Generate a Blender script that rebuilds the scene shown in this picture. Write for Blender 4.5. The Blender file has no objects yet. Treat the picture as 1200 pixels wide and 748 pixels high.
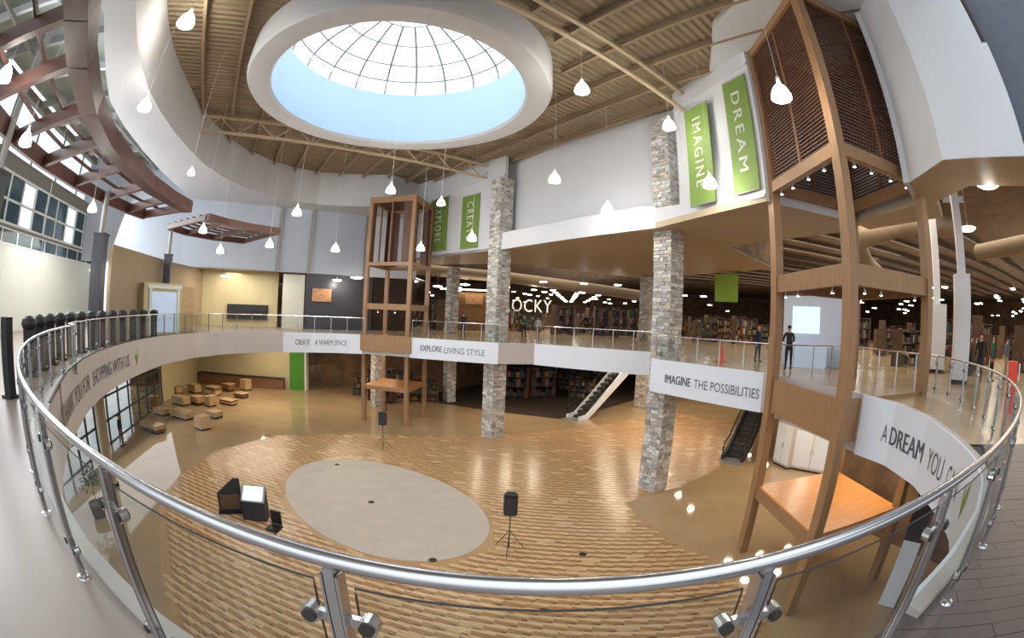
import bpy, bmesh, math, random
from mathutils import Matrix, Vector
rnd = random.Random(7)
SC = bpy.context.scene
COL = SC.collection

# ------------------------------------------------------------------ camera
F, PITCH, ROLL, EYE = 516.887, -0.00949572, 0.04127453, 1.75
_c, _s, _cp, _sp = math.cos(ROLL), math.sin(ROLL), math.cos(PITCH), math.sin(PITCH)
def _rot(d):
    d = (d[0]*_c - d[2]*_s, d[1], d[0]*_s + d[2]*_c)
    return Vector((d[0], d[1]*_cp - d[2]*_sp, d[1]*_sp + d[2]*_cp))
cam_data = bpy.data.cameras.new('camera')
cam = bpy.data.objects.new('camera', cam_data); COL.objects.link(cam)
cam_data.type = 'PANO'; cam_data.panorama_type = 'FISHEYE_EQUISOLID'
cam_data.fisheye_lens = F/1200*36; cam_data.fisheye_fov = 3.3
cam_data.sensor_width = 36; cam_data.sensor_height = 36*748/1200; cam_data.sensor_fit = 'HORIZONTAL'
_m = Matrix((_rot((1, 0, 0)), _rot((0, 0, 1)), -_rot((0, 1, 0)))).transposed().to_4x4()
_m.translation = (0, 0, EYE); cam.matrix_world = _m
SC.camera = cam
def ray(px, py):                      # surveying helper: direction of a photo pixel
    x = px-600.0; y = 374.0-py; r = math.hypot(x, y); t = 2*math.asin(r/(2*F)); s = math.sin(t)/max(r, 1e-9)
    return _rot((x*s, math.cos(t), y*s))
def at(px, py, D):                    # point at a horizontal distance D
    d = ray(px, py); k = D/math.hypot(d.x, d.y); return Vector((d.x*k, d.y*k, EYE+d.z*k))
def onz(px, py, z):                   # point on a level
    d = ray(px, py); k = (z-EYE)/d.z; return Vector((d.x*k, d.y*k, z))
def pol(az, D, z=0.0):
    a = math.radians(az); return Vector((D*math.sin(a), D*math.cos(a), z))

# ------------------------------------------------------------------ world, exposure
SC.view_settings.view_transform = 'Standard'; SC.view_settings.look = 'None'
SC.view_settings.exposure = 0.18; SC.view_settings.gamma = 1.0
SC.view_settings.use_curve_mapping = False
SC.cycles.use_denoising = True
SC.cycles.max_bounces = 7; SC.cycles.diffuse_bounces = 3; SC.cycles.glossy_bounces = 3
SC.cycles.transparent_max_bounces = 24; SC.cycles.transmission_bounces = 4
SC.cycles.sample_clamp_indirect = 6.0; SC.cycles.caustics_reflective = False; SC.cycles.caustics_refractive = False
W = bpy.data.worlds.new('sky'); SC.world = W; W.use_nodes = True
_nt = W.node_tree; _bg = _nt.nodes['Background']
_tc = _nt.nodes.new('ShaderNodeTexCoord'); _sx = _nt.nodes.new('ShaderNodeSeparateXYZ'); _rp = _nt.nodes.new('ShaderNodeValToRGB')
_nt.links.new(_tc.outputs['Generated'], _sx.inputs[0]); _nt.links.new(_sx.outputs['Z'], _rp.inputs[0]); _nt.links.new(_rp.outputs[0], _bg.inputs[0])
_rp.color_ramp.elements[0].color = (0.55, 0.60, 0.66, 1); _rp.color_ramp.elements[0].position = 0.0
_rp.color_ramp.elements[1].color = (0.86, 0.94, 1.0, 1); _rp.color_ramp.elements[1].position = 0.5
_bg.inputs[1].default_value = 1.9

def area_light(name, loc, direction, sx, sy, power, color=(1, 1, 1), shape='RECTANGLE', spread=180):
    l = bpy.data.lights.new(name, 'AREA'); l.shape = shape; l.size = sx; l.size_y = sy; l.energy = power; l.color = color
    l.spread = math.radians(spread)
    o = bpy.data.objects.new(name, l); COL.objects.link(o); o.location = loc
    o.rotation_euler = Vector(direction).to_track_quat('-Z', 'Y').to_euler(); return o
SKY = Vector((-5.25, 16.1, 0))        # plan centre of the round skylight
area_light('skylight_daylight', (SKY.x, SKY.y, 17.2), (0, 0, -1), 9, 9, 1100, (0.93, 0.97, 1.0), 'DISK')
area_light('window_daylight', (-23.5, 11.5, 6.3), (0.86, 0.42, -0.25), 26, 4.5, 2600, (0.93, 0.97, 1.0))
area_light('entrance_daylight', (-19.2, 14.5, -3.8), (0.9, 0.35, -0.1), 14, 3, 160, (0.9, 0.96, 1.0))

# ------------------------------------------------------------------ materials
def lin(c):
    c = c/255.0; return c/12.92 if c <= 0.04045 else ((c+0.055)/1.055)**2.4
def rgb(r, g, b): return (lin(r), lin(g), lin(b), 1)
MATS = {}
def mat(name, col, rough=0.6, metal=0.0, var=0.0, scale=3.0, bump=0.0, emit=0.0, spec=0.5, stretch=None, attr=False):
    if name in MATS: return MATS[name]
    m = bpy.data.materials.new(name); m.use_nodes = True; nt = m.node_tree; b = nt.nodes['Principled BSDF']
    c = rgb(*col); b.inputs['Base Color'].default_value = c; b.inputs['Roughness'].default_value = rough
    b.inputs['Metallic'].default_value = metal; b.inputs['Specular IOR Level'].default_value = spec
    src = None
    if attr:
        a = nt.nodes.new('ShaderNodeAttribute'); a.attribute_name = 'tint'; src = a.outputs['Color']
    if var or bump:
        tc = nt.nodes.new('ShaderNodeTexCoord'); mp = nt.nodes.new('ShaderNodeMapping')
        if stretch: mp.inputs['Scale'].default_value = stretch
        nz = nt.nodes.new('ShaderNodeTexNoise'); nz.inputs['Scale'].default_value = scale; nz.inputs['Detail'].default_value = 5
        nt.links.new(tc.outputs['Object'], mp.inputs[0]); nt.links.new(mp.outputs[0], nz.inputs['Vector'])
        mr = nt.nodes.new('ShaderNodeMapRange'); mr.inputs['From Min'].default_value = 0.3; mr.inputs['From Max'].default_value = 0.7
        mr.inputs['To Min'].default_value = 1-var; mr.inputs['To Max'].default_value = 1+var
        nt.links.new(nz.outputs['Fac'], mr.inputs['Value'])
        vm = nt.nodes.new('ShaderNodeVectorMath'); vm.operation = 'SCALE'
        if src: nt.links.new(src, vm.inputs[0])
        else: vm.inputs[0].default_value = c[:3]
        nt.links.new(mr.outputs[0], vm.inputs['Scale']); nt.links.new(vm.outputs[0], b.inputs['Base Color'])
        if bump:
            bp = nt.nodes.new('ShaderNodeBump'); bp.inputs['Strength'].default_value = bump; bp.inputs['Distance'].default_value = 0.02
            nt.links.new(nz.outputs['Fac'], bp.inputs['Height']); nt.links.new(bp.outputs[0], b.inputs['Normal'])
    elif src: nt.links.new(src, b.inputs['Base Color'])
    if emit:
        b.inputs['Emission Color'].default_value = c; b.inputs['Emission Strength'].default_value = emit
    MATS[name] = m; return m
def glass(name, tint, alpha_mix=0.85, rough=0.02):
    m = bpy.data.materials.new(name); m.use_nodes = True; nt = m.node_tree; nt.nodes.clear()
    o = nt.nodes.new('ShaderNodeOutputMaterial'); mx = nt.nodes.new('ShaderNodeMixShader'); tr = nt.nodes.new('ShaderNodeBsdfTransparent')
    gl = nt.nodes.new('ShaderNodeBsdfGlossy'); lw = nt.nodes.new('ShaderNodeLayerWeight'); lw.inputs[0].default_value = .5; pw = nt.nodes.new('ShaderNodeMath'); pw.operation = 'POWER'; pw.inputs[1].default_value = 3.5; fr = nt.nodes.new('ShaderNodeMath'); fr.operation = 'MULTIPLY_ADD'; fr.inputs[1].default_value = .55; fr.inputs[2].default_value = .035; nt.links.new(lw.outputs['Facing'], pw.inputs[0]); nt.links.new(pw.outputs[0], fr.inputs[0])
    tr.inputs[0].default_value = tint; gl.inputs['Roughness'].default_value = rough
    nt.links.new(fr.outputs[0], mx.inputs[0]); nt.links.new(tr.outputs[0], mx.inputs[1]); nt.links.new(gl.outputs[0], mx.inputs[2])
    nt.links.new(mx.outputs[0], o.inputs[0]); MATS[name] = m; return m
M = MATS
mat('lower_tile', (174, 148, 114), 0.06, var=0.10, scale=0.5, spec=0.9)
mat('plank_light', (208, 174, 132), 0.24, var=0.06, scale=2)
mat('plank_dark', (166, 124, 86), 0.24, var=0.10, scale=2)
mat('plank_mid', (196, 160, 118), 0.28, var=0.08, scale=2)
mat('plank_base', (178, 142, 102), 0.24, var=0.08, scale=1)
mat('oval_stone', (186, 174, 160), 0.5, var=0.07, scale=1.3)
mat('deck_taupe', (140, 126, 119), 0.34, var=0.06, scale=0.7)
mat('deck_tile', (178, 152, 120), 0.2, var=0.08, scale=0.5)
mat('dark_wood', (86, 75, 74), 0.38, var=0.14, scale=3, stretch=(1, 9, 1))
mat('beige_paint', (190, 181, 176), 0.6, var=0.02, scale=1)
mat('sign_white', (222, 227, 238), 0.45)
mat('wall_paint', (205, 206, 210), 0.7, var=0.015, scale=0.8)
mat('wall_blue', (186, 194, 206), 0.7, var=0.02, scale=0.8)
mat('soffit_paint', (178, 160, 134), 0.55, var=0.05, scale=0.6)
mat('ring_paint', (196, 197, 200), 0.6, var=0.02, scale=1)
mat('ceiling_deck', (166, 146, 116), 0.7, var=0.10, scale=0.8)
mat('ceiling_steel', (150, 130, 104), 0.6, var=0.08)
mat('ceiling_cream', (188, 170, 142), 0.6, var=0.04)
mat('tan_wall', (158, 138, 112), 0.7, var=0.04, scale=1)
mat('beige_wall', (196, 184, 146), 0.7, var=0.04, scale=1)
mat('pale_wall', (214, 220, 212), 0.7, var=0.02)
mat('pale_door', (196, 196, 186), 0.6, var=0.03)
mat('oak', (152, 116, 82), 0.42, var=0.12, scale=4, stretch=(3, 3, 0.4), bump=0.1)
mat('oak_dark', (120, 84, 56), 0.45, var=0.12, scale=4, stretch=(3, 3, 0.4), bump=0.1)
mat('oak_top', (206, 140, 78), 0.35, var=0.10, scale=3, stretch=(0.5, 4, 1))
mat('louvre', (92, 58, 42), 0.5, var=0.1, scale=2)
mat('pergola', (92, 60, 52), 0.5, var=0.14, scale=3, bump=0.1)
mat('steel', (196, 194, 196), 0.22, metal=0.9, var=0.03, scale=4)
mat('steel_grey', (150, 150, 150), 0.4, metal=0.3, var=0.05)
mat('white_steel', (222, 222, 226), 0.5)
mat('grey_steel', (152, 150, 146), 0.5, var=0.05)
mat('black', (20, 20, 22), 0.5, var=0.1)
mat('black_gloss', (18, 20, 24), 0.2)
mat('charcoal', (52, 52, 56), 0.6, var=0.1)
mat('column_black', (58, 58, 66), 0.4, var=0.1)
mat('beam_slate', (78, 84, 98), 0.4, var=0.08)
mat('beam_brown', (70, 58, 52), 0.5, var=0.1)
mat('gasket', (50, 46, 40), 0.6)
mat('stone', (190, 184, 176), 0.85, var=0.25, scale=9, bump=0.5, attr=True)
mat('mortar', (150, 144, 136), 0.9, var=0.1, scale=8)
mat('green_banner', (116, 142, 66), 0.6, var=0.06, scale=2)
mat('green_wall', (70, 140, 40), 0.6, var=0.05)
mat('leaf_green', (128, 158, 44), 0.6)
mat('letter_white', (236, 240, 232), 0.5)
mat('letter_grey', (92, 96, 108), 0.6)
mat('letter_brown', (128, 104, 98), 0.6)
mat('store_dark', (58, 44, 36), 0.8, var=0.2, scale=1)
mat('store_wall', (112, 86, 62), 0.8, var=0.45, scale=0.8)
mat('store_ceiling', (116, 98, 78), 0.8, var=0.2, scale=1)
mat('store_joist', (84, 72, 58), 0.8)
mat('shelf_side', (92, 72, 56), 0.8, var=.2)
mat('duct', (140, 124, 104), 0.5, var=0.06, metal=0.2)
mat('carton', (186, 156, 116), 0.7, var=0.10, scale=4)
mat('carton_dark', (124, 88, 60), 0.7, var=0.12, scale=4)
mat('orange_floor', (190, 142, 92), 0.2, var=0.08, scale=0.6)
mat('red', (210, 62, 40), 0.5); mat('orange', (224, 84, 40), 0.5)
mat('teal', (22, 58, 66), 0.12, var=0.35, scale=1.2, spec=0.8)
mat('window_blue', (120, 160, 180), 0.3)
mat('frame_white', (226, 230, 228), 0.5); mat('frame_grey', (128, 124, 116), 0.5, var=0.06)
mat('frame_dark', (54, 70, 72), 0.5)
mat('screen', (196, 222, 245), 0.4, emit=0.9)
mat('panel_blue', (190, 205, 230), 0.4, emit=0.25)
mat('lamp_glow', (255, 250, 238), 0.4, emit=26.0)
mat('lamp_glow_soft', (255, 246, 226), 0.4, emit=5.0)
mat('letter_lit', (236, 232, 214), 0.4, emit=.55)
mat('lamp_spot', (255, 248, 236), 0.4, emit=14.0)
mat('porcelain', (216, 214, 208), 0.35)
mat('skin', (196, 146, 118), 0.6); mat('hair', (40, 30, 24), 0.8); mat('jeans', (58, 72, 98), 0.8)
mat('shirt_navy', (34, 40, 58), 0.8); mat('shirt_black', (24, 24, 28), 0.8); mat('shirt_grey', (96, 100, 108), 0.8)
mat('shirt_maroon', (84, 40, 44), 0.8); mat('shirt_green', (58, 96, 84), 0.8); mat('shirt_white', (200, 200, 204), 0.8)
mat('khaki', (140, 124, 98), 0.8); mat('hivis', (190, 220, 90), 0.7)
mat('picture_warm', (190, 140, 100), 0.5, var=0.3, scale=4)
mat('shaft_white', (158, 182, 208), 0.7)
mat('pot', (70, 64, 60), 0.6); mat('leaves', (66, 96, 58), 0.7, var=0.3, scale=6)
mat('roof_panel', (156, 166, 156), 0.6, var=0.10, scale=1)
for _n, _c3 in dict(goods_red=(96, 48, 42), goods_cream=(170, 156, 130), goods_teal=(46, 70, 72), goods_ochre=(132, 98, 58),
                    goods_navy=(46, 54, 82), goods_pink=(120, 84, 88), goods_green=(74, 80, 52), goods_black=(38, 34, 36)).items():
    mat(_n, _c3, 0.8, var=0.2, scale=6)
glass('rail_glass', (0.86, 0.90, 0.88, 1)); glass('pane_clear', (0.94, 0.98, 1.0, 1)); glass('dome_glass', (0.97, 0.99, 1.0, 1))

# ------------------------------------------------------------------ mesh helpers
class MB:
    def __init__(s): s.v = []; s.f = []; s.m = []; s.ms = []; s.tint = []
    def mi(s, m):
        m = M[m] if isinstance(m, str) else m
        if m not in s.ms: s.ms.append(m)
        return s.ms.index(m)
    def poly(s, pts, m, tint=None):
        n = len(s.v); s.v += [tuple(p) for p in pts]; s.f.append(tuple(range(n, n+len(pts)))); s.m.append(s.mi(m)); s.tint.append(tint)
    def add(s, vs, fs, m, tint=None):
        n = len(s.v); k = s.mi(m); s.v += [tuple(p) for p in vs]
        for f in fs: s.f.append(tuple(i+n for i in f)); s.m.append(k); s.tint.append(tint)
    def hexa(s, p, m, tint=None):      # 8 points: bottom ring then top ring
        s.add(p, [(3, 2, 1, 0), (4, 5, 6, 7), (0, 1, 5, 4), (1, 2, 6, 5), (2, 3, 7, 6), (3, 0, 4, 7)], m, tint)
    def box(s, c, d, m, rz=0.0, tint=None):
        cx, cy, cz = c; x, y, z = d[0]/2, d[1]/2, d[2]/2; a, b = math.cos(rz), math.sin(rz)
        q = [(cx+u*a-w*b, cy+u*b+w*a) for u, w in ((-x, -y), (x, -y), (x, y), (-x, y))]
        s.hexa([(u, w, cz-z) for u, w in q]+[(u, w, cz+z) for u, w in q], m, tint)
    def bar(s, a, b, w, h, m, up=(0, 0, 1)):   # rectangular bar from a to b
        a, b = Vector(a), Vector(b); d = (b-a).normalized(); up = Vector(up)
        if abs(d.dot(up)) > 0.98: up = Vector((1, 0, 0))
        r = d.cross(up).normalized(); u = r.cross(d).normalized(); r = r*w/2; u = u*h/2
        s.hexa([a-r-u, a+r-u, b+r-u, b-r-u, a-r+u, a+r+u, b+r+u, b-r+u], m)
    def tube(s, pts, r, m, n=10, closed=False):
        pts = [Vector(p) for p in pts]; k = len(pts); rings = []; rr = r if isinstance(r, (list, tuple)) else [r]*k
        for i, p in enumerate(pts):
            if closed: d = pts[(i+1) % k]-pts[i-1]
            else: d = pts[min(i+1, k-1)]-pts[max(i-1, 0)]
            d.normalize(); up = Vector((0, 0, 1)) if abs(d.z) < 0.9 else Vector((1, 0, 0))
            a = d.cross(up).normalized(); b = a.cross(d)
            rings.append([p+(a*math.cos(t)+b*math.sin(t))*rr[i] for t in [2*math.pi*j/n for j in range(n)]])
        vs = [q for g in rings for q in g]; fs = []
        for i in range(k if closed else k-1):
            i2 = (i+1) % k
            for j in range(n): fs.append((i*n+j, i*n+(j+1) % n, i2*n+(j+1) % n, i2*n+j))
        if not closed: fs += [tuple(range(n)), tuple(range((k-1)*n, k*n))[::-1]]
        s.add(vs, fs, m)
    def lathe(s, c, prof, m, n=20):    # prof: (r, z) pairs
        c = Vector(c); vs = []; fs = []
        for r, z in prof:
            for j in range(n): t = 2*math.pi*j/n; vs.append(c+Vector((r*math.cos(t), r*math.sin(t), z)))
        for i in range(len(prof)-1):
            for j in range(n): fs.append((i*n+j, i*n+(j+1) % n, (i+1)*n+(j+1) % n, (i+1)*n+j))
        s.add(vs, fs, m)
    def prism(s, pts, z0, z1, m, cap=True):    # plan outline extruded
        n = len(pts); s.add([(p[0], p[1], z0) for p in pts]+[(p[0], p[1], z1) for p in pts],
              [(i, (i+1) % n, n+(i+1) % n, n+i) for i in range(n)] + ([tuple(range(n))[::-1], tuple(range(n, 2*n))] if cap else []), m)
    def mesh(s, name, smooth=False):
        me = bpy.data.meshes.new(name); me.from_pydata(s.v, [], s.f)
        for m in s.ms: me.materials.append(m)
        me.polygons.foreach_set('material_index', s.m)
        if smooth: me.polygons.foreach_set('use_smooth', [True]*len(s.f))
        if any(t is not None for t in s.tint):
            ca = me.color_attributes.new('tint', 'FLOAT_COLOR', 'CORNER'); buf = []
            for f, t in zip(s.f, s.tint): buf += list(t or (0.4, 0.4, 0.4, 1))*len(f)
            ca.data.foreach_set('color', buf)
        me.update(); return me
    def build(s, name, parent=None, smooth=False, loc=None, **tags):
        o = bpy.data.objects.new(name, s.mesh(name, smooth)); COL.objects.link(o)
        if parent: o.parent = parent
        if loc is not None: o.location = loc
        for k, v in tags.items():
            if v: o[{'cat': 'category'}.get(k, k)] = v
        if smooth:
            try: o.data.set_sharp_from_angle(angle=math.radians(40))
            except Exception: pass
        return o
def struct(mb, name, **k): return mb.build(name, kind='structure', **k)
def thing(name, label, cat, loc=(0, 0, 0), rz=0.0, group=None):
    o = bpy.data.objects.new(name, None); COL.objects.link(o); o.location = loc; o.rotation_euler = (0, 0, rz)
    o['label'] = label; o['category'] = cat
    if group: o['group'] = group
    o.empty_display_size = 0.2; return o
def instance(me, name, parent, loc=(0, 0, 0), rz=0.0, **tags):
    o = bpy.data.objects.new(name, me); COL.objects.link(o); o.parent = parent; o.location = loc; o.rotation_euler = (0, 0, rz)
    for k, v in tags.items(): o[k] = v
    return o
def copy_tree(o, parent=None):
    c = o.copy(); COL.objects.link(c); c.parent = parent
    for ch in KIDS.get(o.name, None) or [x for x in o.children]: copy_tree(ch, c)
    return c
KIDS = {}
def wall_quad(mb, p, q, z0, z1, m, th=0.15):
    p = Vector((p[0], p[1])); q = Vector((q[0], q[1])); d = (q-p).normalized(); n = Vector((-d.y, d.x))*th
    # thickness goes away from the viewer (the camera stands at the plan's origin)
    if n.dot((p+q)/2) < 0: n = -n
    z0 = z0 if isinstance(z0, tuple) else (z0, z0); z1 = z1 if isinstance(z1, tuple) else (z1, z1)
    mb.hexa([(p.x, p.y, z0[0]), (q.x, q.y, z0[1]), (q.x+n.x, q.y+n.y, z0[1]), (p.x+n.x, p.y+n.y, z0[0]),
             (p.x, p.y, z1[0]), (q.x, q.y, z1[1]), (q.x+n.x, q.y+n.y, z1[1]), (p.x+n.x, p.y+n.y, z1[0])], m)

# text as mesh, mapped by a function (u, v) -> point
def text_faces(body, size, bold=0.0, spacing=1.0):
    cu = bpy.data.curves.new('lettering', 'FONT'); cu.body = body; cu.size = size; cu.offset = bold; cu.space_character = spacing
    cu.resolution_u = 3; o = bpy.data.objects.new('lettering', cu); COL.objects.link(o)
    me = bpy.data.meshes.new_from_object(o.evaluated_get(bpy.context.evaluated_depsgraph_get()))
    bm = bmesh.new(); bm.from_mesh(me); bmesh.ops.triangulate(bm, faces=bm.faces[:])
    vs = [(v.co.x, v.co.y) for v in bm.verts]; fs = [tuple(v.index for v in f.verts) for f in bm.faces]
    bm.free(); bpy.data.objects.remove(o); bpy.data.curves.remove(cu); bpy.data.meshes.remove(me)
    x0 = min(v[0] for v in vs); x1 = max(v[0] for v in vs); return vs, fs, x0, x1

LF = -6.0                              # lower floor level
C = Vector((0.386, 14.09))             # centre of the round gallery
def ringp(theta, R): t = math.radians(theta); return Vector((C.x+R*math.sin(t), C.y-R*math.cos(t)))
from mathutils.geometry import tessellate_polygon
# ------------------------------------------------------------------ gallery plan (clockwise seen from above)
EDGE = [(*ringp(t, 13.0), 0.04) for t in (5, 0, -5, -10, -15, -20, -25, -30)]
EDGE += [(*ringp(-36, 13.02), 0.08), (*ringp(-43, 13.1), 0.12), (*ringp(-49, 13.25), 0.16), (-11.2, 6.9, 0.17), (-12.4, 8.3, 0.17), (-13.4, 9.7, 0.17),
         (-14.5, 11.5, 0.17), (-15.5, 13.4, 0.16), (-16.3, 15.2, 0.14), (-16.8, 17.0, 0.13), (-17.1, 19.0, 0.12), (-17.0, 20.6, 0.10),
         (-16.5, 22.3, 0.10), (-15.7, 23.9, 0.08), (-14.6, 25.3, 0.06), (-13.2, 26.5, 0.06), (-11.6, 27.4, 0.05), (-9.8, 27.9, 0.05)]
I_A = len(EDGE)-1
EDGE += [(-6.4, 27.4, 0.05), (-0.75, 26.2, 0.05), (1.46, 26.8, 0.05), (7.7, 22.9, 0.06), (6.0, 17.9, 0.15), (8.7, 13.0, 0.15),
         (8.45, 7.65, 0.22), (8.5, 6.5, 0.20), (8.05, 5.1, 0.16), (7.2, 3.75, 0.10)]
EDGE += [(*ringp(t, R), 0.06) for t, R in ((29, 12.75), (24, 12.95), (19, 13.0), (14, 13.0), (9.5, 13.0))]
E2 = [Vector((p[0], p[1])) for p in EDGE]
NE = len(EDGE)
CUM = [0.0]
for i in range(NE-1): CUM.append(CUM[-1]+(E2[i+1]-E2[i]).length)
def edge_pt(s, off=0.0):              # point, inward normal, curb height at arc length s
    s = max(0.0, min(CUM[-1]-1e-6, s)); i = max(k for k in range(NE-1) if CUM[k] <= s); f = (s-CUM[i])/(CUM[i+1]-CUM[i])
    p = E2[i].lerp(E2[i+1], f)
    def tang(j): a = E2[max(j-1, 0)]; b = E2[min(j+1, NE-1)]; return (b-a).normalized()
    ta, tb = tang(i), tang(i+1)
    if i in SHARP: ta = (E2[i+1]-E2[i]).normalized()
    if i+1 in SHARP: tb = (E2[i+1]-E2[i]).normalized()
    t = ta.lerp(tb, f).normalized(); n = Vector((t.y, -t.x)); z = EDGE[i][2]*(1-f)+EDGE[i+1][2]*f
    return p+n*off, n, z
SHARP = set(range(I_A, I_A+8))
def s_at_az(px, py, i0, i1):          # arc length where a photo column meets the edge between two plan vertices
    d = ray(px, py); az = math.atan2(d.x, d.y)
    for i in range(i0, i1):
        a0 = math.atan2(E2[i].x, E2[i].y)-az; a1 = math.atan2(E2[i+1].x, E2[i+1].y)-az
        if a0*a1 <= 0 and abs(a0-a1) < 1: return CUM[i]+(CUM[i+1]-CUM[i])*(a0/(a0-a1))
    return CUM[i0]
FASB = -1.22
def strip(name, m, s0, s1, off, th, zt, zb, n, **tags):
    mb = MB(); a = []
    for k in range(n+1):
        p, nn, zc = edge_pt(s0+(s1-s0)*k/n, off); q = p+nn*th; a.append((p, q, zc+zt if zt is not None else 0, zb))
    for k in range(n):
        (p, q, t0, b0), (p2, q2, t1, b1) = a[k], a[k+1]
        mb.hexa([(p.x, p.y, b0), (p2.x, p2.y, b1), (q2.x, q2.y, b1), (q.x, q.y, b0), (p.x, p.y, t0), (p2.x, p2.y, t1), (q2.x, q2.y, t1), (q.x, q.y, t0)], m)
    return mb
# fascia of the gallery: one piece per straight or curved run
mb = MB()
for i in range(NE-1):
    a, b = E2[i], E2[i+1]; d = (b-a).normalized(); n = Vector((-d.y, d.x))*0.14
    mb.hexa([(a.x, a.y, FASB), (b.x, b.y, FASB), (b.x+n.x, b.y+n.y, FASB), (a.x+n.x, a.y+n.y, FASB),
             (a.x, a.y, EDGE[i][2]), (b.x, b.y, EDGE[i+1][2]), (b.x+n.x, b.y+n.y, EDGE[i+1][2]), (a.x+n.x, a.y+n.y, EDGE[i][2])], 'beige_paint')
struct(mb, 'trim_1')
mb = strip('trim', 'gasket', CUM[8], CUM[18], -0.02, 0.05, 0.03, 0.08, 50); 
struct(mb, 'trim_2')
def region(outer, z, m, mb):
    pts = [Vector((p[0], p[1], 0)) for p in outer]
    for t in tessellate_polygon([pts]):
        q = [(pts[i].x, pts[i].y, z) for i in t]
        a, b, c = map(Vector, q)
        if (b-a).cross(c-a).z < 0: q = q[::-1]
        mb.poly(q, m)
iw = next(i for i in range(NE) if EDGE[i][:2] == (7.2, 3.75))
left_out = [(-10, 45), (-30, 45), (-40, 36), (-30, 18.4), (-23.5, 7.6), (-12, -14), (1.5, -14)]
back_out = [(34, -19), (95, -19), (95, 100), (-20, 100), (-10, 45)]
def floor_part(name, outer, m):
    mb = MB(); region(outer, 0.0, m, mb); return struct(mb, name)
EE = [tuple(p) for p in E2]
floor_part('floor_upper_taupe', EE[:I_A+1]+left_out, 'deck_taupe')
floor_part('floor_upper_tile', EE[I_A:iw+1]+back_out, 'deck_tile')
mb = MB(); region(EE[iw:]+[(1.5, -14), (34, -19)], -0.02, 'charcoal', mb); struct(mb, 'floor_upper_subfloor')
mb = MB(); region(EE+[(1.5, -14), (34, -19)]+back_out[1:]+left_out[1:-1], FASB, 'store_ceiling', mb); struct(mb, 'ceiling_under_gallery')
# dark wooden boards of the right-hand foreground, laid one by one
wood = bpy.data.objects.new('floor_boards', None); COL.objects.link(wood); wood['kind'] = 'structure'
bw = 0.16; u = Vector((1.3, -1.1)).normalized(); v = Vector((u.y, -u.x)) if Vector((u.y, -u.x)).y < 0 else Vector((-u.y, u.x))
seam = Vector((7.2, 3.75)); nb = 0
def clip_half(poly, p0, n):
    out = []
    for i in range(len(poly)):
        a, b = poly[i], poly[(i+1) % len(poly)]; da, db = (a-p0).dot(n), (b-p0).dot(n)
        if da >= 0: out.append(a)
        if (da >= 0) != (db >= 0): out.append(a.lerp(b, da/(da-db)))
    return out
for r in range(46):
    off = r*bw; x = -8.0+rnd.uniform(0, 1.2)
    while x < 14:
        L = rnd.uniform(1.6, 2.6); a = seam+v*off+u*x; b = a+u*(L-0.004); c2 = b+v*(bw-0.006); d2 = a+v*(bw-0.006); x += L
        cc = (a+c2)/2
        if cc.x < 1.0 or cc.x > 15: continue
        poly = [a, b, c2, d2]
        if any((p-C).length < 13.0 for p in poly):
            th = math.atan2(cc.x-C.x, C.y-cc.y); nn = Vector((math.sin(th), -math.cos(th))); poly = clip_half(poly, C+nn*13.01, nn)
        if len(poly) < 3: continue
        area = sum(poly[i].x*poly[(i+1) % len(poly)].y-poly[(i+1) % len(poly)].x*poly[i].y for i in range(len(poly)))
        if area < 0: poly = poly[::-1]
        if abs(area) < 0.02: continue
        mb = MB(); mb.prism([(p.x, p.y) for p in poly], -0.018, rnd.uniform(-0.003, 0.001), 'dark_wood'); mb.build('board', wood); nb += 1

# ------------------------------------------------------------------ lower floor
mb = MB(); mb.poly([(-60, -25, LF), (95, -25, LF), (95, 100, LF), (-60, 100, LF)], 'lower_tile'); struct(mb, 'floor_lower')
# patterned timber field of staggered planks
field = [Vector(p) for p in ((-10.6, 8.4), (-8.8, 6.5), (-7.4, 5.3), (-4, 3.3), (0.5, 2.3), (4, 3.6), (6.6, 6.2), (7.3, 8.8), (7.15, 11.5), (6.2, 12.7), (5.0, 16.9), (8.6, 18.6), (13.0, 21.5),
                             (19, 29), (14, 35.5), (6.5, 30.8), (1.5, 28.5), (-3, 26.9), (-10, 25.2), (-13.8, 22.6), (-15.3, 18.2), (-14.6, 14), (-12.9, 10.8))]
def inside(p, poly):
    c = False; j = len(poly)-1
    for i in range(len(poly)):
        a, b = poly[i], poly[j]
        if (a.y > p.y) != (b.y > p.y) and p.x < (b.x-a.x)*(p.y-a.y)/(b.y-a.y)+a.x: c = not c
        j = i
    return c
tf = MB(); tf.prism([tuple(p) for p in field], LF, LF+0.006, 'plank_base'); tfo = struct(tf, 'floor_timber_field')
OVC = Vector((-5.23, 16.14)); OVU = Vector((-0.756, 0.654)).normalized(); OVV = Vector((0.654, 0.756)).normalized()
def in_oval(p, k=1.0): q = p-OVC; return (q.dot(OVU)/5.45)**2+(q.dot(OVV)/3.55)**2 < k
ang = math.radians(-8); pu = Vector((math.cos(ang), math.sin(ang))); pv = Vector((-pu.y, pu.x)); pl, ph, pitch = 0.62, 0.142, 0.30
cand = []
for r in range(-14, 130):
    for k in range(-36, 44):
        for half in (0, 1):
            c0 = Vector((0, 2))+pu*(k*pl+(r*0.235) % pl)+pv*(r*pitch+half*pitch*0.5)
            # far half of the field mirrors the stagger, which makes the chevrons
            cs = [c0-pu*pl*.494-pv*ph*.5, c0+pu*pl*.494-pv*(ph*.5+.075), c0+pu*pl*.494+pv*(ph*.5-.075), c0-pu*pl*.494+pv*ph*.5]
            if all(inside(q, field) for q in cs) and not any(in_oval(q, 1.04) for q in cs+[c0]): cand.append((c0.length, c0, half, cs))
cand.sort(key=lambda t: t[0])
pm = {}
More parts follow.
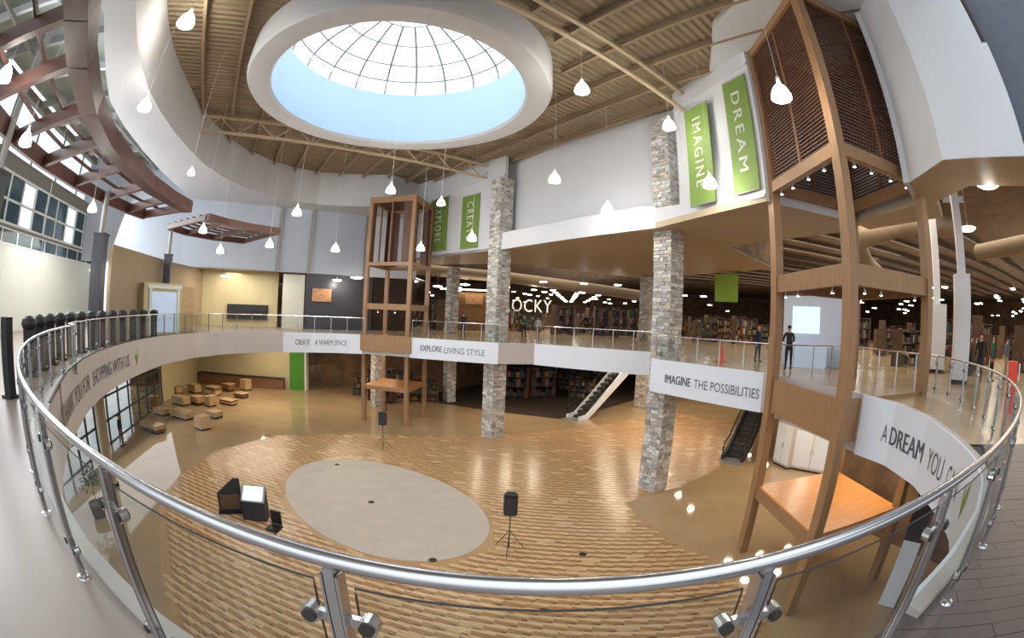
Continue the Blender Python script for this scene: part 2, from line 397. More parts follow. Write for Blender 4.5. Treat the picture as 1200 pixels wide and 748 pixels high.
for kind, mname in ((0, 'plank_dark'), (1, 'plank_light'), (2, 'plank_mid')):
    q = MB(); q.hexa([(-pl*.494, -ph*.5, 0), (pl*.494, -ph*.5-.075, 0), (pl*.494, ph*.5-.075, 0), (-pl*.494, ph*.5, 0),
                      (-pl*.494, -ph*.5, .008), (pl*.494, -ph*.5-.075, .008), (pl*.494, ph*.5-.075, .008), (-pl*.494, ph*.5, .008)], mname); pm[kind] = q.mesh('floor_plank')
far = MB()
for n, (dd, c0, half, cs) in enumerate(cand):
    kind = half if rnd.random() < .93 else 2
    if n < 290: instance(pm[kind], 'floor_plank', tfo, (c0.x, c0.y, LF+0.006), ang)
    else: far.hexa([(p.x, p.y, LF+0.006) for p in cs]+[(p.x, p.y, LF+0.013) for p in cs], ('plank_dark', 'plank_light', 'plank_mid')[kind])
far.build('floor_plank', tfo, kind='stuff')
mb = MB(); op = [OVC+OVU*5.45*math.cos(t)+OVV*3.55*math.sin(t) for t in [2*math.pi*i/72 for i in range(72)]]
mb.prism([(p.x, p.y) for p in op], LF, LF+0.016, 'oval_stone'); struct(mb, 'floor_oval_inlay')
for px, py, lab in ((435, 589, 'small black round floor box near the middle of the grey oval'), (507, 657, 'small black round floor box at the near rim of the grey oval'),
                    (395, 545, 'small black round floor box at the far rim of the grey oval'), (683, 650, 'small black round floor box on the timber planks right of the oval')):
    p = onz(px, py, LF); mb = MB(); mb.lathe((p.x, p.y, LF+.012), [(0, .03), (.1, .028), (.13, .012), (.14, 0)], 'black', 14); mb.build('floor_box', smooth=True, label=lab, cat='floor box')

# ------------------------------------------------------------------ lower level walls and openings
def wall(name, p, q, z0, z1, m, th=0.2):
    mb = MB(); wall_quad(mb, p, q, z0, z1, m, th); return struct(mb, name)
# left window wall at the entrance
WL = [Vector((-15.0, 2.6)), Vector((-17.6, 7.6)), Vector((-20.6, 13.2)), Vector((-26.4, 24.6))]
mb = MB(); wall_quad(mb, WL[3], (-30.8, 34.6), LF, FASB, 'beige_wall'); struct(mb, 'wall_lower_left')
wcount = 0
def glazing(name, a, b, z0, z1, nx, zs, frame, pane, fw=0.10):
    """a glazed screen: frame object that parents its panes one by one"""
    a = Vector((a[0], a[1])); b = Vector((b[0], b[1])); d = (b-a).normalized()
    mb = MB(); L = (b-a).length; hs = [z0]+list(zs)+[z1]
    for i in range(nx+1):
        p = a.lerp(b, i/nx); mb.bar((p.x, p.y, z0), (p.x, p.y, z1), fw, fw*1.2, frame, up=(d.x, d.y, 0))
    for z in hs: mb.bar((a.x, a.y, z), (b.x, b.y, z), fw, fw, frame)
    o = struct(mb, name)
    for i in range(nx):
        for j in range(len(hs)-1):
            p, q = a.lerp(b, i/nx), a.lerp(b, (i+1)/nx); pb = MB()
            wall_quad(pb, p+d*.04, q-d*.04, hs[j]+.04, hs[j+1]-.04, pane(i, j) if callable(pane) else pane, 0.02); pb.build('pane', o)
    return o
for i, (a, b, nx) in enumerate(((WL[0], WL[1], 4), (WL[1], WL[2], 5), (WL[2], WL[3], 7))):
    glazing('window_%d' % (i+1), a, b, LF, FASB-.05, nx, (LF+1.3, LF+2.6), 'frame_dark', 'pane_clear')
# things beyond the glass: pavement and a parking-lot strip
mb = MB(); mb.poly([(-140, -60, LF-.05), (-12, -60, LF-.05), (-31, 60, LF-.05), (-140, 120, LF-.05)], 'pale_wall'); struct(mb, 'pavement_outside')
# brown column and planter near the windows
t = thing('round_column', 'brown round column on the lower floor beside the entrance windows', 'column', (-16.4, 10.9, LF))
mb = MB(); mb.lathe((0, 0, 0), [(.34, 0), (.34, .2), (.27, .22), (.27, 4.7)], 'tan_wall', 20); mb.build('shaft', t, smooth=True)
mb = MB(); mb.lathe((0, 0, 0), [(.37, 0), (.37, .16), (.28, .18)], 'gasket', 20); mb.build('base', t, smooth=True)
# back walls of the lower level
wall('wall_lower_back_beige', (-30.8, 34.6), (-20.5, 36.8), LF, FASB, 'beige_wall')
mb = MB(); mb.box((-25.5, 35.15, LF+.5), (9.6, .5, 1.0), 'carton_dark', rz=0.21); mb.box((-25.5, 35.1, LF+1.04), (9.7, .65, .08), 'store_dark', rz=0.21)
mb.build('low_counter', label='low brown counter along the beige back wall of the lower floor', cat='counter')
mb = MB(); wall_quad(mb, (-20.4, 36.7), (-19.0, 37.1), LF, FASB, 'green_wall', .4); struct(mb, 'wall_lower_green')
mb = MB(); mb.box((-18.7, 36.9, (LF+FASB)/2), (.18, .5, FASB-LF), 'pale_wall'); struct(mb, 'trim_3')
mb = MB()
wall_quad(mb, (-18.6, 40), (-6, 42), LF, FASB, 'store_wall'); wall_quad(mb, (-6, 42), (1, 56), LF, FASB, 'store_wall')
wall_quad(mb, (1, 60), (40, 60), LF, FASB, 'store_wall'); wall_quad(mb, (24, 60), (40, 20), LF, FASB, 'store_wall'); wall_quad(mb, (30, 20), (30, -10), LF, FASB, 'store_wall')
struct(mb, 'wall_lower_store')
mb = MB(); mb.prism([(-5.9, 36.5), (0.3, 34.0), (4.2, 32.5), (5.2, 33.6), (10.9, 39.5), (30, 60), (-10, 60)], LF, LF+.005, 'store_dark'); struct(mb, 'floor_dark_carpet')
mb = MB()
wall_quad(mb, (13.6, 13.0), (15.2, 4.0), LF, FASB, 'store_wall'); 
struct(mb, 'wall_lower_right')
# ------------------------------------------------------------------ upper level walls
# back-left wall above the shops
U0, U1, U2, U3 = (-26.5, 21.5), (-24, 24.4), (-18, 29.7), (-12.1, 33.9)
CEIL = 11.9
for i, (a, b, m) in enumerate((((-30, 17.5), U1, 'wall_blue'), (U1, U2, 'wall_blue'), (U2, (-15.9, 31.2), 'wall_blue'), ((-15.8, 31.25), U3, 'wall_blue'), (U3, (-8, 35.4), 'wall_paint'))):
    wall('wall_back_upper_%d' % (i+1), a, b, 4.35, CEIL+.3, m)
mb = MB()
for p in (U2, (-15.85, 31.22), U3): mb.box((p[0]+.05, p[1]-.15, 8.1), (.22, .2, 7.6), 'grey_steel', rz=.6)
struct(mb, 'trim_4')
wall('wall_tan', (-17.3, 12.4), (-22.4, 21.8), 0, (4.15, 4.35), 'tan_wall'); wall('wall_tan_far', (-22.4, 21.8), (-24.2, 27.6), 0, 4.35, 'tan_wall')
wall('wall_beige_shop', (-24.2, 27.6), (-18.9, 31.6), 0, 4.4, 'beige_wall')
wall('wall_opening', (-18.9, 33.4), (-17.9, 34.2), 0, 4.4, 'store_wall')
wall('wall_pale_panel', (-17.6, 30.2), (-16.2, 31.3), 0, 4.2, 'pale_door')
wall('wall_dark_shop', (-16.2, 31.5), (-11.5, 34.6), 0, 4.4, 'column_black')
wall('wall_dark_shop_far', (-11.5, 34.9), (-8.5, 37.2), 0, 4.4, 'store_dark')
mb = MB(); wall_quad(mb, (-22.2, 28.7), (-19.4, 30.9), .6, 1.75, 'black', -.1); mb.build('black_shelf_counter', label='long black counter front against the beige shop wall', cat='counter')
mb = MB(); wall_quad(mb, (-20.6, 18.0), (-22.1, 20.8), .2, 1.9, 'black', -.12); mb.build('black_shelf_counter', label='short black counter front against the dark tan wall', cat='counter')
mb = MB(); wall_quad(mb, (-15.6, 31.6), (-14.3, 32.5), 2.2, 3.2, 'picture_warm', -.08); mb.build('wall_picture', label='warm toned picture panel on the black shop wall', cat='picture')
# far left pale wall, clerestory windows and roof (upper facade)
F0 = Vector((-23.5, 7.6)); F1 = Vector((-30, 18.4)); fd = (F1-F0).normalized(); FA = F0-fd*16; FB = F1+fd*4
wall('wall_left_pale', FA, FB, 0, 4.25, 'pale_wall')
def pane_pick(i, j): return 'teal' if (i % 4) else 'pane_clear'
glazing('window_4', FA, FB, 4.25, 4.95, 18, (), 'frame_white', lambda i, j: 'teal', .08)
wall('wall_left_band', FA, FB, 4.95, 5.15, 'frame_grey', .5)
glazing('window_5', FA, FB, 5.2, 7.55, 20, (6.3,), 'frame_white', lambda i, j: 'pane_clear' if i % 4 == 3 else 'teal', .12)
wall('wall_left_beam', FA, FB, 7.6, 8.3, 'frame_grey', .5)
glazing('window_6', FA, FB, 8.35, 11.3, 9, (), 'frame_grey', 'pane_clear', .10)
mb = MB(); wall_quad(mb, FA, FB, 11.3, 11.7, 'frame_grey', .5); struct(mb, 'trim_5')
# entrance roof: pale panels with steel rafters
n_ = Vector((0.866, 0.5))
RON = [(-7, -6), (-8.4, -3.4), (-9.2, -.6), (-9.9, 2.0), (-10.4, 3.6), (-11.2, 4.9), (-12.6, 6.2), (-14.3, 7.8), (-15.7, 9.2), (-17.3, 11.6), (-19.0, 14.6), (-20.9, 18.2), (-22.6, 22.0),
        (-23.9, 24.6), (-18.0, 29.8), (-12.1, 34.0), (-8.2, 35.6), (-7.6, 35.4)]
ronp = [Vector(p) for p in RON]+[Vector((20, 35)), Vector((20, -6))]
def march(p):
    k = 0.5
    while k < 24 and not inside(p+n_*k, ronp): k += .2
    return p+n_*k
rf = MB(); ends = []
for i in range(25):
    p = FA+fd*(i*1.45); ends.append((p, march(p)))
for (p, q), (p2, q2) in zip(ends[:-1], ends[1:]):
    rf.poly([(p.x, p.y, 11.9), (q.x, q.y, 12.1), (q2.x, q2.y, 12.1), (p2.x, p2.y, 11.9)], 'roof_panel')
struct(rf, 'ceiling_entrance')
for i, (p, q) in enumerate(ends):
    if i % 2 == 0: mb = MB(); mb.bar((p.x, p.y, 11.55), (q.x, q.y, 11.75), .2, .36, 'white_steel' if i % 4 else 'grey_steel'); mb.build('rafter', kind='structure')
for f in (.3, .62):
    mb = MB()
    for (p, q), (p2, q2) in zip(ends[:-1], ends[1:]):
        a, b = p.lerp(q, f), p2.lerp(q2, f); mb.bar((a.x, a.y, 11.3), (b.x, b.y, 11.3), .14, .16, 'grey_steel')
    mb.build('roof_purlin', kind='structure')
# ------------------------------------------------------------------ right walls and soffit
SOF = 5.7
PW = [Vector(p) for p in ((-8.0, 33.7), (-0.8, 26.7), (5.95, 17.75), (7.9, 11.8))]
PWB = Vector((6.72, 16.75))   # bulkhead line
def seg_wall(name, a, b, z0, z1, m, set_back=0.0, th=0.25):
    d = (b-a).normalized(); n = Vector((-d.y, d.x)); n = -n if n.dot((a+b)/2) < 0 else n
    return wall(name, a+n*set_back, b+n*set_back, z0, z1, m, th)
seg_wall('wall_banner_far', PW[0], PW[1], SOF+.01, CEIL+.2, 'wall_paint')
seg_wall('wall_bulkhead_middle', PW[1]+Vector((-.05, .0)), PW[2], SOF+.01, 6.75, 'wall_paint', 0, .3)
seg_wall('wall_middle', PW[1]+Vector((-.9, .9)), PW[2]+Vector((.9, -.9)), 6.95, CEIL+.3, 'wall_paint', 1.2)
seg_wall('wall_bulkhead_corner', PW[2], PWB, SOF+.01, 6.6, 'wall_paint', 0, .3)
seg_wall('wall_banner_near', PWB, PW[3], SOF+.01, CEIL+.2, 'wall_paint', 0)
TB = Vector((12.4, 11.8)); 
mb = MB(); mb.prism([(7.75, 14.9), (6.3, 10.9), (6.5, 7.3), (9.5, 5.2), (10.5, 7.0), (12.7, 8.0), (12.8, 12.3), (8.1, 12.3)], 11.6, 12.4, 'wall_paint'); struct(mb, 'ceiling_tower_bulkhead')
wall('wall_tower_back', (7.9, 11.9), (12.6, 12.0), SOF+.01, 13.5, 'wall_paint', .2)
wall('wall_tower_side', (12.6, 12.0), (12.4, 8.3), SOF+.01, 13.5, 'wall_paint', .2)
P4, P5, P6, P7 = Vector((10.3, 7.25)), Vector((9.6, 5.4)), Vector((11.0, 3.1)), Vector((14.5, -2))
wall('wall_right_a', (12.4, 8.3), P4, SOF+.01, 14.5, 'wall_paint', .2)
wall('wall_right_b', P4, P5, SOF+.01, 14.5, 'wall_paint', .2)
P6b = pol(74.4, 11.4)
wall('wall_right_c', P5, (P6b.x, P6b.y), SOF+.01, 8.75, 'wall_paint', .25)
wall('wall_right_d', P5, tuple(P5.lerp(Vector((P6b.x, P6b.y)), .93)), 8.75, 14.5, 'wall_paint', .25)
mb = MB(); wall_quad(mb, (11.2, 3.2), (13.2, -3.0), 5.95, 12, 'beam_slate', .5); wall_quad(mb, (11.05, 3.3), (12.9, -3.0), 5.9, 6.2, 'beam_brown', .2)
mb.bar((11.12, 3.3, 5.9), (11.12, 3.3, 12.5), .25, .3, 'beam_brown'); struct(mb, 'beam_slate_wall')
mb = MB(); wall_quad(mb, (12.6, 1.6), (14.4, -4.0), 9.4, 13, 'roof_panel', .2); struct(mb, 'wall_right_outer')  # pale panel-coloured wall strip behind the slate wall
sof = [tuple(p) for p in PW]+[(7.9, 11.95), (12.5, 12.05), (13.4, 13.2), (10.9, 20.3), (18, 26), (12, 40), (0, 34), (-10, 38)]
mb = MB(); mb.prism(sof, SOF, SOF+.25, 'soffit_paint'); struct(mb, 'ceiling_soffit')
sofr = [(12.5, 12.05), (12.3, 8.3), (10.35, 7.25), (9.62, 5.4), (P6b.x, P6b.y), (12.6, -1), (15.2, -1), (13.4, 3.6), (11.9, 5.8), (12.5, 7.6), (14.4, 8.6), (13.8, 12.4)]
mb = MB(); mb.prism(sofr, SOF, SOF+.25, 'soffit_paint'); struct(mb, 'ceiling_soffit_right')
mb = MB(); mb.poly([(-20, 38, 8.6), (-20, 100, 8.6), (95, 100, 8.6), (95, -19, 8.6), (13, -19, 8.6), (13, 12.5, 8.6), (9, 20, 8.6), (1, 29, 8.6), (-8, 37, 8.6)], 'store_ceiling'); struct(mb, 'ceiling_store')
for i, (a, b) in enumerate((((-12.2, 34.2), (-10, 38)), ((-10, 38), (0, 34)), ((0, 34), (12, 40)), ((12, 40), (18, 26)), ((18, 26), (10.9, 20.3)), ((10.9, 20.3), (13.4, 13.2)))):
    wall('wall_soffit_return_%d' % (i+1), a, b, SOF+.02, 8.6, 'store_wall', .1)
wall('wall_store_back', (-20, 99), (94, 99), 0, 8.6, 'store_wall'); wall('wall_store_right', (94, 99), (94, -18), 0, 8.6, 'store_wall')
wall('wall_store_left', (-34, 27), (-27, 46), LF, 12, 'store_wall'); wall('wall_store_left_far', (-27, 46), (-20, 99), LF, 8.6, 'store_wall')
mb = MB(); mb.prism([(-26.6, 24.5), (-18.2, 30.2), (-12.4, 34.3), (-10, 38.2), (-20, 60), (-34, 30)], 4.36, 4.5, 'soffit_paint'); struct(mb, 'ceiling_shops')
# ------------------------------------------------------------------ main ceiling, ring, skylight
RI = [(-9.8, 5.1), (-10.6, 6.0), (-11.4, 6.9), (-12.4, 8.2), (-13.3, 9.5), (-14.3, 11.3), (-15.4, 13.6), (-16.3, 15.8), (-17.2, 18.4), (-17.7, 21.0), (-17.7, 23.4), (-17.2, 25.8), (-16.2, 28.0),
      (-14.8, 29.4), (-12.9, 30.2), (-11.2, 30.6), (-9.3, 31.0), (-7.9, 33.6)]
back = [tuple(ringp(t, 13.6)) for t in (-44, -38, -32, -26, -20, -10, 0)]
RIN = back[::-1]+RI
mb = MB()
ZR0, ZR1 = 9.35, 12.0
for i in range(len(RIN)-1):
    a, b = Vector(RIN[i]), Vector(RIN[i+1]); d = (b-a).normalized(); n = Vector((-d.y, d.x))*.06
    if n.dot((a+b)/2-C) < 0: n = -n
    mb.hexa([(a.x, a.y, ZR0), (b.x, b.y, ZR0), (b.x+n.x, b.y+n.y, ZR0), (a.x+n.x, a.y+n.y, ZR0), (a.x, a.y, ZR1), (b.x, b.y, ZR1), (b.x+n.x, b.y+n.y, ZR1), (a.x+n.x, a.y+n.y, ZR1)], 'ring_paint')
region(RIN+RON[::-1], ZR0-.004, 'ring_paint', mb)
for i in range(len(RON)-1):
    a, b = RON[i], RON[i+1]; mb.poly([(a[0], a[1], ZR0), (b[0], b[1], ZR0), (b[0], b[1], ZR1), (a[0], a[1], ZR1)], 'ring_paint')
struct(mb, 'ceiling_ring_bulkhead')
# ribbed steel deck of the ceiling
cm = bpy.data.materials.new('ceiling_ribbed'); cm.use_nodes = True; nt = cm.node_tree; b_ = nt.nodes['Principled BSDF']
b_.inputs['Roughness'].default_value = .7
tc = nt.nodes.new('ShaderNodeTexCoord'); mp = nt.nodes.new('ShaderNodeMapping'); mp.inputs['Rotation'].default_value = (0, 0, math.radians(52)); mp.inputs['Scale'].default_value = (1, 1, 1)
wv = nt.nodes.new('ShaderNodeTexWave'); wv.inputs['Scale'].default_value = 0.95; wv.wave_profile = 'SIN'
nz = nt.nodes.new('ShaderNodeTexNoise'); nz.inputs['Scale'].default_value = 0.7
rp = nt.nodes.new('ShaderNodeValToRGB'); rp.color_ramp.elements[0].color = rgb(126, 112, 90); rp.color_ramp.elements[1].color = rgb(166, 148, 120)
nt.links.new(tc.outputs['Object'], mp.inputs[0]); nt.links.new(mp.outputs[0], wv.inputs['Vector']); nt.links.new(tc.outputs['Object'], nz.inputs['Vector'])
nt.links.new(nz.outputs['Fac'], rp.inputs[0]); nt.links.new(rp.outputs[0], b_.inputs['Base Color'])
bp = nt.nodes.new('ShaderNodeBump'); bp.inputs['Distance'].default_value = .12; bp.inputs['Strength'].default_value = .9
nt.links.new(wv.outputs['Fac'], bp.inputs['Height']); nt.links.new(bp.outputs[0], b_.inputs['Normal']); M['ceiling_ribbed'] = cm
mb = MB(); RS, RSO = 5.4, 6.5
hole = [Vector((SKY.x+(RSO-.1)*math.cos(t), SKY.y+(RSO-.1)*math.sin(t), 0)) for t in [2*math.pi*i/48 for i in range(48)]]
outp = [Vector((p[0], p[1], 0)) for p in RIN]+[Vector(p) for p in ((-8, 36, 0), (0, 30, 0), (8, 20.5, 0), (9, 12.3, 0), (13.2, 12.3, 0), (13.2, 8, 0), (11.5, 3, 0))]
allp = outp+hole
for t in tessellate_polygon([outp, hole]):
    q = [(allp[i].x, allp[i].y, CEIL) for i in t]
    if (Vector(q[1])-Vector(q[0])).cross(Vector(q[2])-Vector(q[0])).z > 0: q = q[::-1]
    mb.poly(q, 'ceiling_ribbed')
struct(mb, 'ceiling_main')
# joists and trusses (building axes at 38 and 128 degrees)
ja = Vector((math.cos(math.radians(127)), math.sin(math.radians(127)))); ta = Vector((math.cos(math.radians(38)), math.sin(math.radians(38))))
def in_ceiling(p, marg=0.3):
    return inside(p, [Vector((q.x, q.y)) for q in outp]) and (p-Vector((SKY.x, SKY.y))).length > RSO+marg
def runs(o, d, L=26, step=.25):
    res = []; cur = None; k = -L
    while k <= L:
        p = o+d*k
        if in_ceiling(p): cur = (cur or [k, k]); cur[1] = k
        elif cur: res.append(cur); cur = None
        k += step
    if cur: res.append(cur)
    return [r for r in res if r[1]-r[0] > .8]
base = Vector((SKY.x, SKY.y)); jn = 0
for i in range(-11, 12):
    for r in runs(base+ta*(i*1.75), ja):
        a, b = base+ta*(i*1.75)+ja*r[0], base+ta*(i*1.75)+ja*r[1]
        mb = MB(); mb.bar((a.x, a.y, CEIL-.06), (b.x, b.y, CEIL-.06), .14, .05, 'ceiling_steel'); mb.bar((a.x, a.y, CEIL-.18), (b.x, b.y, CEIL-.18), .03, .22, 'ceiling_steel'); mb.bar((a.x, a.y, CEIL-.29), (b.x, b.y, CEIL-.29), .14, .04, 'ceiling_steel')
        mb.build('ceiling_joist', kind='structure')
for i, off in enumerate((-7.6, 7.3)):
    for r in runs(base+ja*off, ta, step=.25):
        a, b = base+ja*off+ta*r[0], base+ja*off+ta*r[1]; L = (b-a).length
        if L < 3: continue
        mb = MB(); zt, zb = CEIL-.38, CEIL-1.25
        mb.bar((a.x, a.y, zt), (b.x, b.y, zt), .16, .12, 'ceiling_cream'); mb.bar((a.x, a.y, zb), (b.x, b.y, zb), .16, .12, 'ceiling_cream')
        n = max(2, int(L/1.1))
        for k in range(n if i else 0):
            p, q = a.lerp(b, k/n), a.lerp(b, (k+1)/n); mb.bar((p.x, p.y, zt if k % 2 else zb), (q.x, q.y, zb if k % 2 else zt), .06, .06, 'ceiling_cream')
        mb.build('ceiling_truss', kind='structure')
# skylight
sk = thing('round_skylight', 'huge round domed skylight with pale shaft and thin glazing bars', 'skylight', (SKY.x, SKY.y, 10.7)); NS = 64
mb = MB(); mb.lathe((0, 0, 0), [(RS, .02), (RS+.10, -.10), (RS+.5, -.16), (RSO-.12, -.10), (RSO, .06), (RSO, 2.6)], 'ring_paint', 96); mb.build('drum', sk, smooth=True)
mb = MB(); mb.lathe((0, 0, 0), [(RS+.02, .0), (RS+.02, 2.9), (5.55, 2.95)], 'shaft_white', 96); mb.build('shaft', sk, smooth=True)
def dome(phi, th): r = 5.5*math.cos(phi); return Vector((r*math.cos(th), r*math.sin(th), 2.95+2.5*math.sin(phi)))
NR, PH = 20, [0, .30, .60, .92, 1.22]
for k in range(NR):
    th = 2*math.pi*(k+.35)/NR
    mb = MB(); mb.tube([dome(p, th) for p in [i*1.22/8 for i in range(9)]], .055, 'grey_steel', 6); mb.build('glazing_bar', sk)
    for j in range(4):
        th2 = th+2*math.pi/NR; mb = MB(); q = [dome(PH[j], th), dome(PH[j], th2), dome(PH[j+1], th2), dome(PH[j+1], th)]
        mb.poly([p*1.0 for p in q], 'dome_glass'); mb.build('pane', sk)
for p in PH[1:]:
    mb = MB(); mb.tube([dome(p, 2*math.pi*k/40) for k in range(40)], .04, 'grey_steel', 6, closed=True); mb.build('ring_bar', sk)
mb = MB(); mb.lathe((0, 0, 0), [(5.5*math.cos(1.22), 2.95+2.5*math.sin(1.22)), (.01, 5.5)], 'dome_glass', 20); mb.build('crown_pane', sk)

# ------------------------------------------------------------------ stone columns
def stone_column(name, label, c, w, z0, z1, rot, joint=None):
    t = thing(name, label, 'column', (c[0], c[1], z0), rot)
    mb = MB(); mb.box((0, 0, (z1-z0)/2), (w-.08, w-.08, z1-z0), 'mortar'); mb.build('core', t)
    mb = MB(); r2 = random.Random(hash(name+label) % 1000 if False else len(label)*7+int(w*10))
    tones = [(190, 186, 180), (208, 206, 202), (176, 170, 162), (162, 156, 150), (196, 186, 172), (216, 215, 213), (182, 179, 178)]
    for f in range(4):
        a = f*math.pi/2; ca, sa = math.cos(a), math.sin(a); z = 0.0
        while z < z1-z0-.02:
            h = min(r2.uniform(.09, .2), z1-z0-z); x = -w/2
            while x < w/2-.01:
                l = min(r2.uniform(.2, .5), w/2-x)
                if w/2-(x+l) < .12: l = w/2-x
                dp = r2.uniform(.015, .06); y = -w/2-dp/2+.03; cx = x+l/2; tc_ = tones[r2.randrange(len(tones))]; k = r2.uniform(.9, 1.08)
                mb.box((cx*ca-y*sa, cx*sa+y*ca, z+h/2), (l-.02, dp+.02, h-.018), 'stone', a, tint=tuple(min(1, q*k) for q in rgb(*tc_)[:3])+(1,)); x += l
            z += h
    mb.build('stones', t, kind='stuff'); return t
stone_column('stone_column', 'tall stacked-stone column beside the far tower, carrying the corner of the bulkhead', (-.93, 27.25), 1.0, LF, 10.35, math.radians(40))
stone_column('stone_column', 'nearest and thickest stacked-stone column, passing behind the possibilities sign', pol(20.25, 19.7), .96, LF, 11.2, math.radians(34))
stone_column('stone_column', 'slim stone column far back between the wooden tower and the corner column', (-5.2, 37.6), .8, LF, 5.6, math.radians(40))
stone_column('stone_column', 'distant stone column behind the escalator top at the store edge', (11.9, 37.6), 1.0, LF, 5.6, math.radians(40))
stone_column('stone_column', 'stone column on the lower floor seen through the far wooden tower', (-10.3, 33.2), .95, LF, FASB, math.radians(40))
for k, (px, py, lab) in enumerate(((112, 365, 'black-clad column with steel post behind the left gallery rail'), (195, 365, 'slimmer black-clad column with a grey post by the beige counter booth'))):
    D, zc, zt = ((20.6, 4.4, 6.3), (28.5, 4.5, 6.3))[k]; p = pol(-56.3 if k == 0 else -46.3, D)
    t = thing('clad_column', lab, 'column', (p.x, p.y, 0), math.radians(33)); w = .62 if k == 0 else .5
    mb = MB(); mb.box((0, 0, zc/2), (w, w, zc), 'column_black'); mb.build('cladding', t)
    mb = MB(); mb.tube([(0, 0, zc), (0, 0, zt)], .13, 'grey_steel', 12); mb.build('post', t, smooth=True)
    mb = MB(); mb.box((0, 0, zc+.04), (w+.06, w+.06, .08), 'charcoal'); mb.build('cap', t)
p = pol(-73.8, 14.0); t = thing('clad_column', 'tall steel post with black cladding at the far left edge by the windows', 'column', (p.x, p.y, 0), .5)
mb = MB(); mb.box((0, 0, 2.45), (.55, .55, 4.9), 'column_black'); mb.build('cladding', t)
q = at(62, 0, 14.0); mb = MB(); mb.tube([(0, 0, 4.9), (0, 0, 11.6)], .14, 'grey_steel', 12); mb.build('post', t, smooth=True)
mb = MB(); mb.box((0, 0, 4.95), (.62, .62, .1), 'charcoal'); mb.build('cap', t)
# right steel columns with white cladding
for k, (px, D, w, lab, zt, zc, ztop) in enumerate(((61.3, 18.5, .72, 'near white-clad square column with a leaning white steel post on top', 8.6, 3.95, 0),
                                                     (57.5, 23.0, 1.0, 'white-clad column behind the nearer white one, with dark lettering low down', 8.6, 3.1, 0))):
    p = pol(px, D); t = thing('white_column', lab, 'column', (p.x, p.y, 0), math.radians(-50+k*4))
    mb = MB(); mb.box((0, 0, zc/2+.08), (w, w, zc-.16), 'white_steel'); mb.build('cladding', t)
    mb = MB(); mb.box((0, 0, .05), (w+.04, w+.04, .1), 'black'); mb.build('base', t)
    mb = MB(); mb.box((0, 0, (zc+zt)/2), (.36, .36, zt-zc), 'white_steel'); mb.build('post', t)
# ------------------------------------------------------------------ wooden towers
def tower(name, label, N, L, B, R, lw, z0, levels, ztop, louvres, slat_n):
    t = thing(name, label, 'tower', (0, 0, 0)); pts = [Vector(p) for p in (N, L, B, R)]; a = math.atan2((R-N).y if False else pts[3].y-pts[0].y, pts[3].x-pts[0].x)
    for p in pts:
        mb = MB(); mb.box((p.x, p.y, (z0+ztop)/2), (lw, lw, ztop-z0), 'oak', a); mb.build('leg', t)
    sides = ((0, 1), (3, 0), (1, 2), (2, 3))
    for (za, zb, nm, inset) in levels:
        for i, j in (sides if nm != 'apron_board' else sides[:2]):
            p, q = pts[i], pts[j]; d = (q-p).normalized(); p2, q2 = p+d*lw*.5, q-d*lw*.5
            mb = MB(); mb.bar((p2.x, p2.y, (za+zb)/2), (q2.x, q2.y, (za+zb)/2), lw*inset, zb-za, 'oak'); mb.build(nm, t)
    zl0, zl1 = louvres
    for si, (i, j) in enumerate(sides):
        p, q = pts[i], pts[j]; d = (q-p).normalized(); p2, q2 = p+d*lw*.5, q-d*lw*.5; L_ = (q2-p2).length
        mid = (p2+q2)/2; mb = MB(); mb.bar((mid.x, mid.y, zl0), (mid.x, mid.y, zl1), .09, .12, 'oak_dark', up=(d.x, d.y, 0)); mb.build('mullion', t)
        n = slat_n; ang_ = math.atan2(d.y, d.x)
        if n:
            sm = MB(); s_ = L_/2-.05; h = (zl1-zl0)/n
            sm.box((0, 0, 0), (s_, .05, .045), 'louvre')
            if si < 2:
                sme = sm.mesh('louvre_slat')
                for bay in (.25, .75):
                    c = p2.lerp(q2, bay)
                    for k in range(n): instance(sme, 'louvre_slat', t, (c.x, c.y, zl0+h*(k+.5)), ang_)
            else:
                mb = MB()
                for bay in (.25, .75):
                    c = p2.lerp(q2, bay)
                    for k in range(n): mb.box((c.x, c.y, zl0+h*(k+.5)), (s_, .05, .045), 'louvre', ang_)
                mb.build('louvre_slats', t, kind='stuff')
    return t, pts
T1, tp = tower('timber_tower', 'big near timber tower with brown louvred top reaching the ceiling', (7.80, 7.80), (8.22, 11.80), (12.15, 11.85), (11.70, 7.88), .31, LF,
      [(-3.85, -3.5, 'platform_beam', .5), (-.95, .12, 'apron_board', .3), (2.8, 3.32, 'cross_beam', .5), (6.0, 6.36, 'cross_beam', .8), (11.3, 11.58, 'cross_beam', .8)], 11.58, (6.4, 11.3), 42)
mb = MB(); mb.prism([tuple(p) for p in tp][::-1], -3.52, -3.44, 'oak_top'); mb.build('platform', T1)
mb = MB(); mb.prism([tuple(p) for p in tp][::-1], 3.2, 3.28, 'soffit_paint'); mb.build('platform', T1)
def spot(T, x, y, z):
    mb = MB(); mb.tube([(x, y, z+.16), (x, y, z+.05)], .012, 'steel_grey', 6); mb.lathe((x, y, z), [(.03, .06), (.05, .0), (.045, -.03)], 'steel_grey', 10)
    o = mb.build('spotlight', T); g = MB(); g.lathe((x, y, z), [(.0, -.045), (.035, -.04), (.048, -.028)], 'lamp_spot', 10); g.build('lens', o)
for a, b in ((0, 1), (3, 0)):
    for f in (.2, .42, .66, .85):
        p = tp[a].lerp(tp[b], f); spot(T1, p.x, p.y, 5.85)
        if f != .42: spot(T1, p.x, p.y, 2.66)
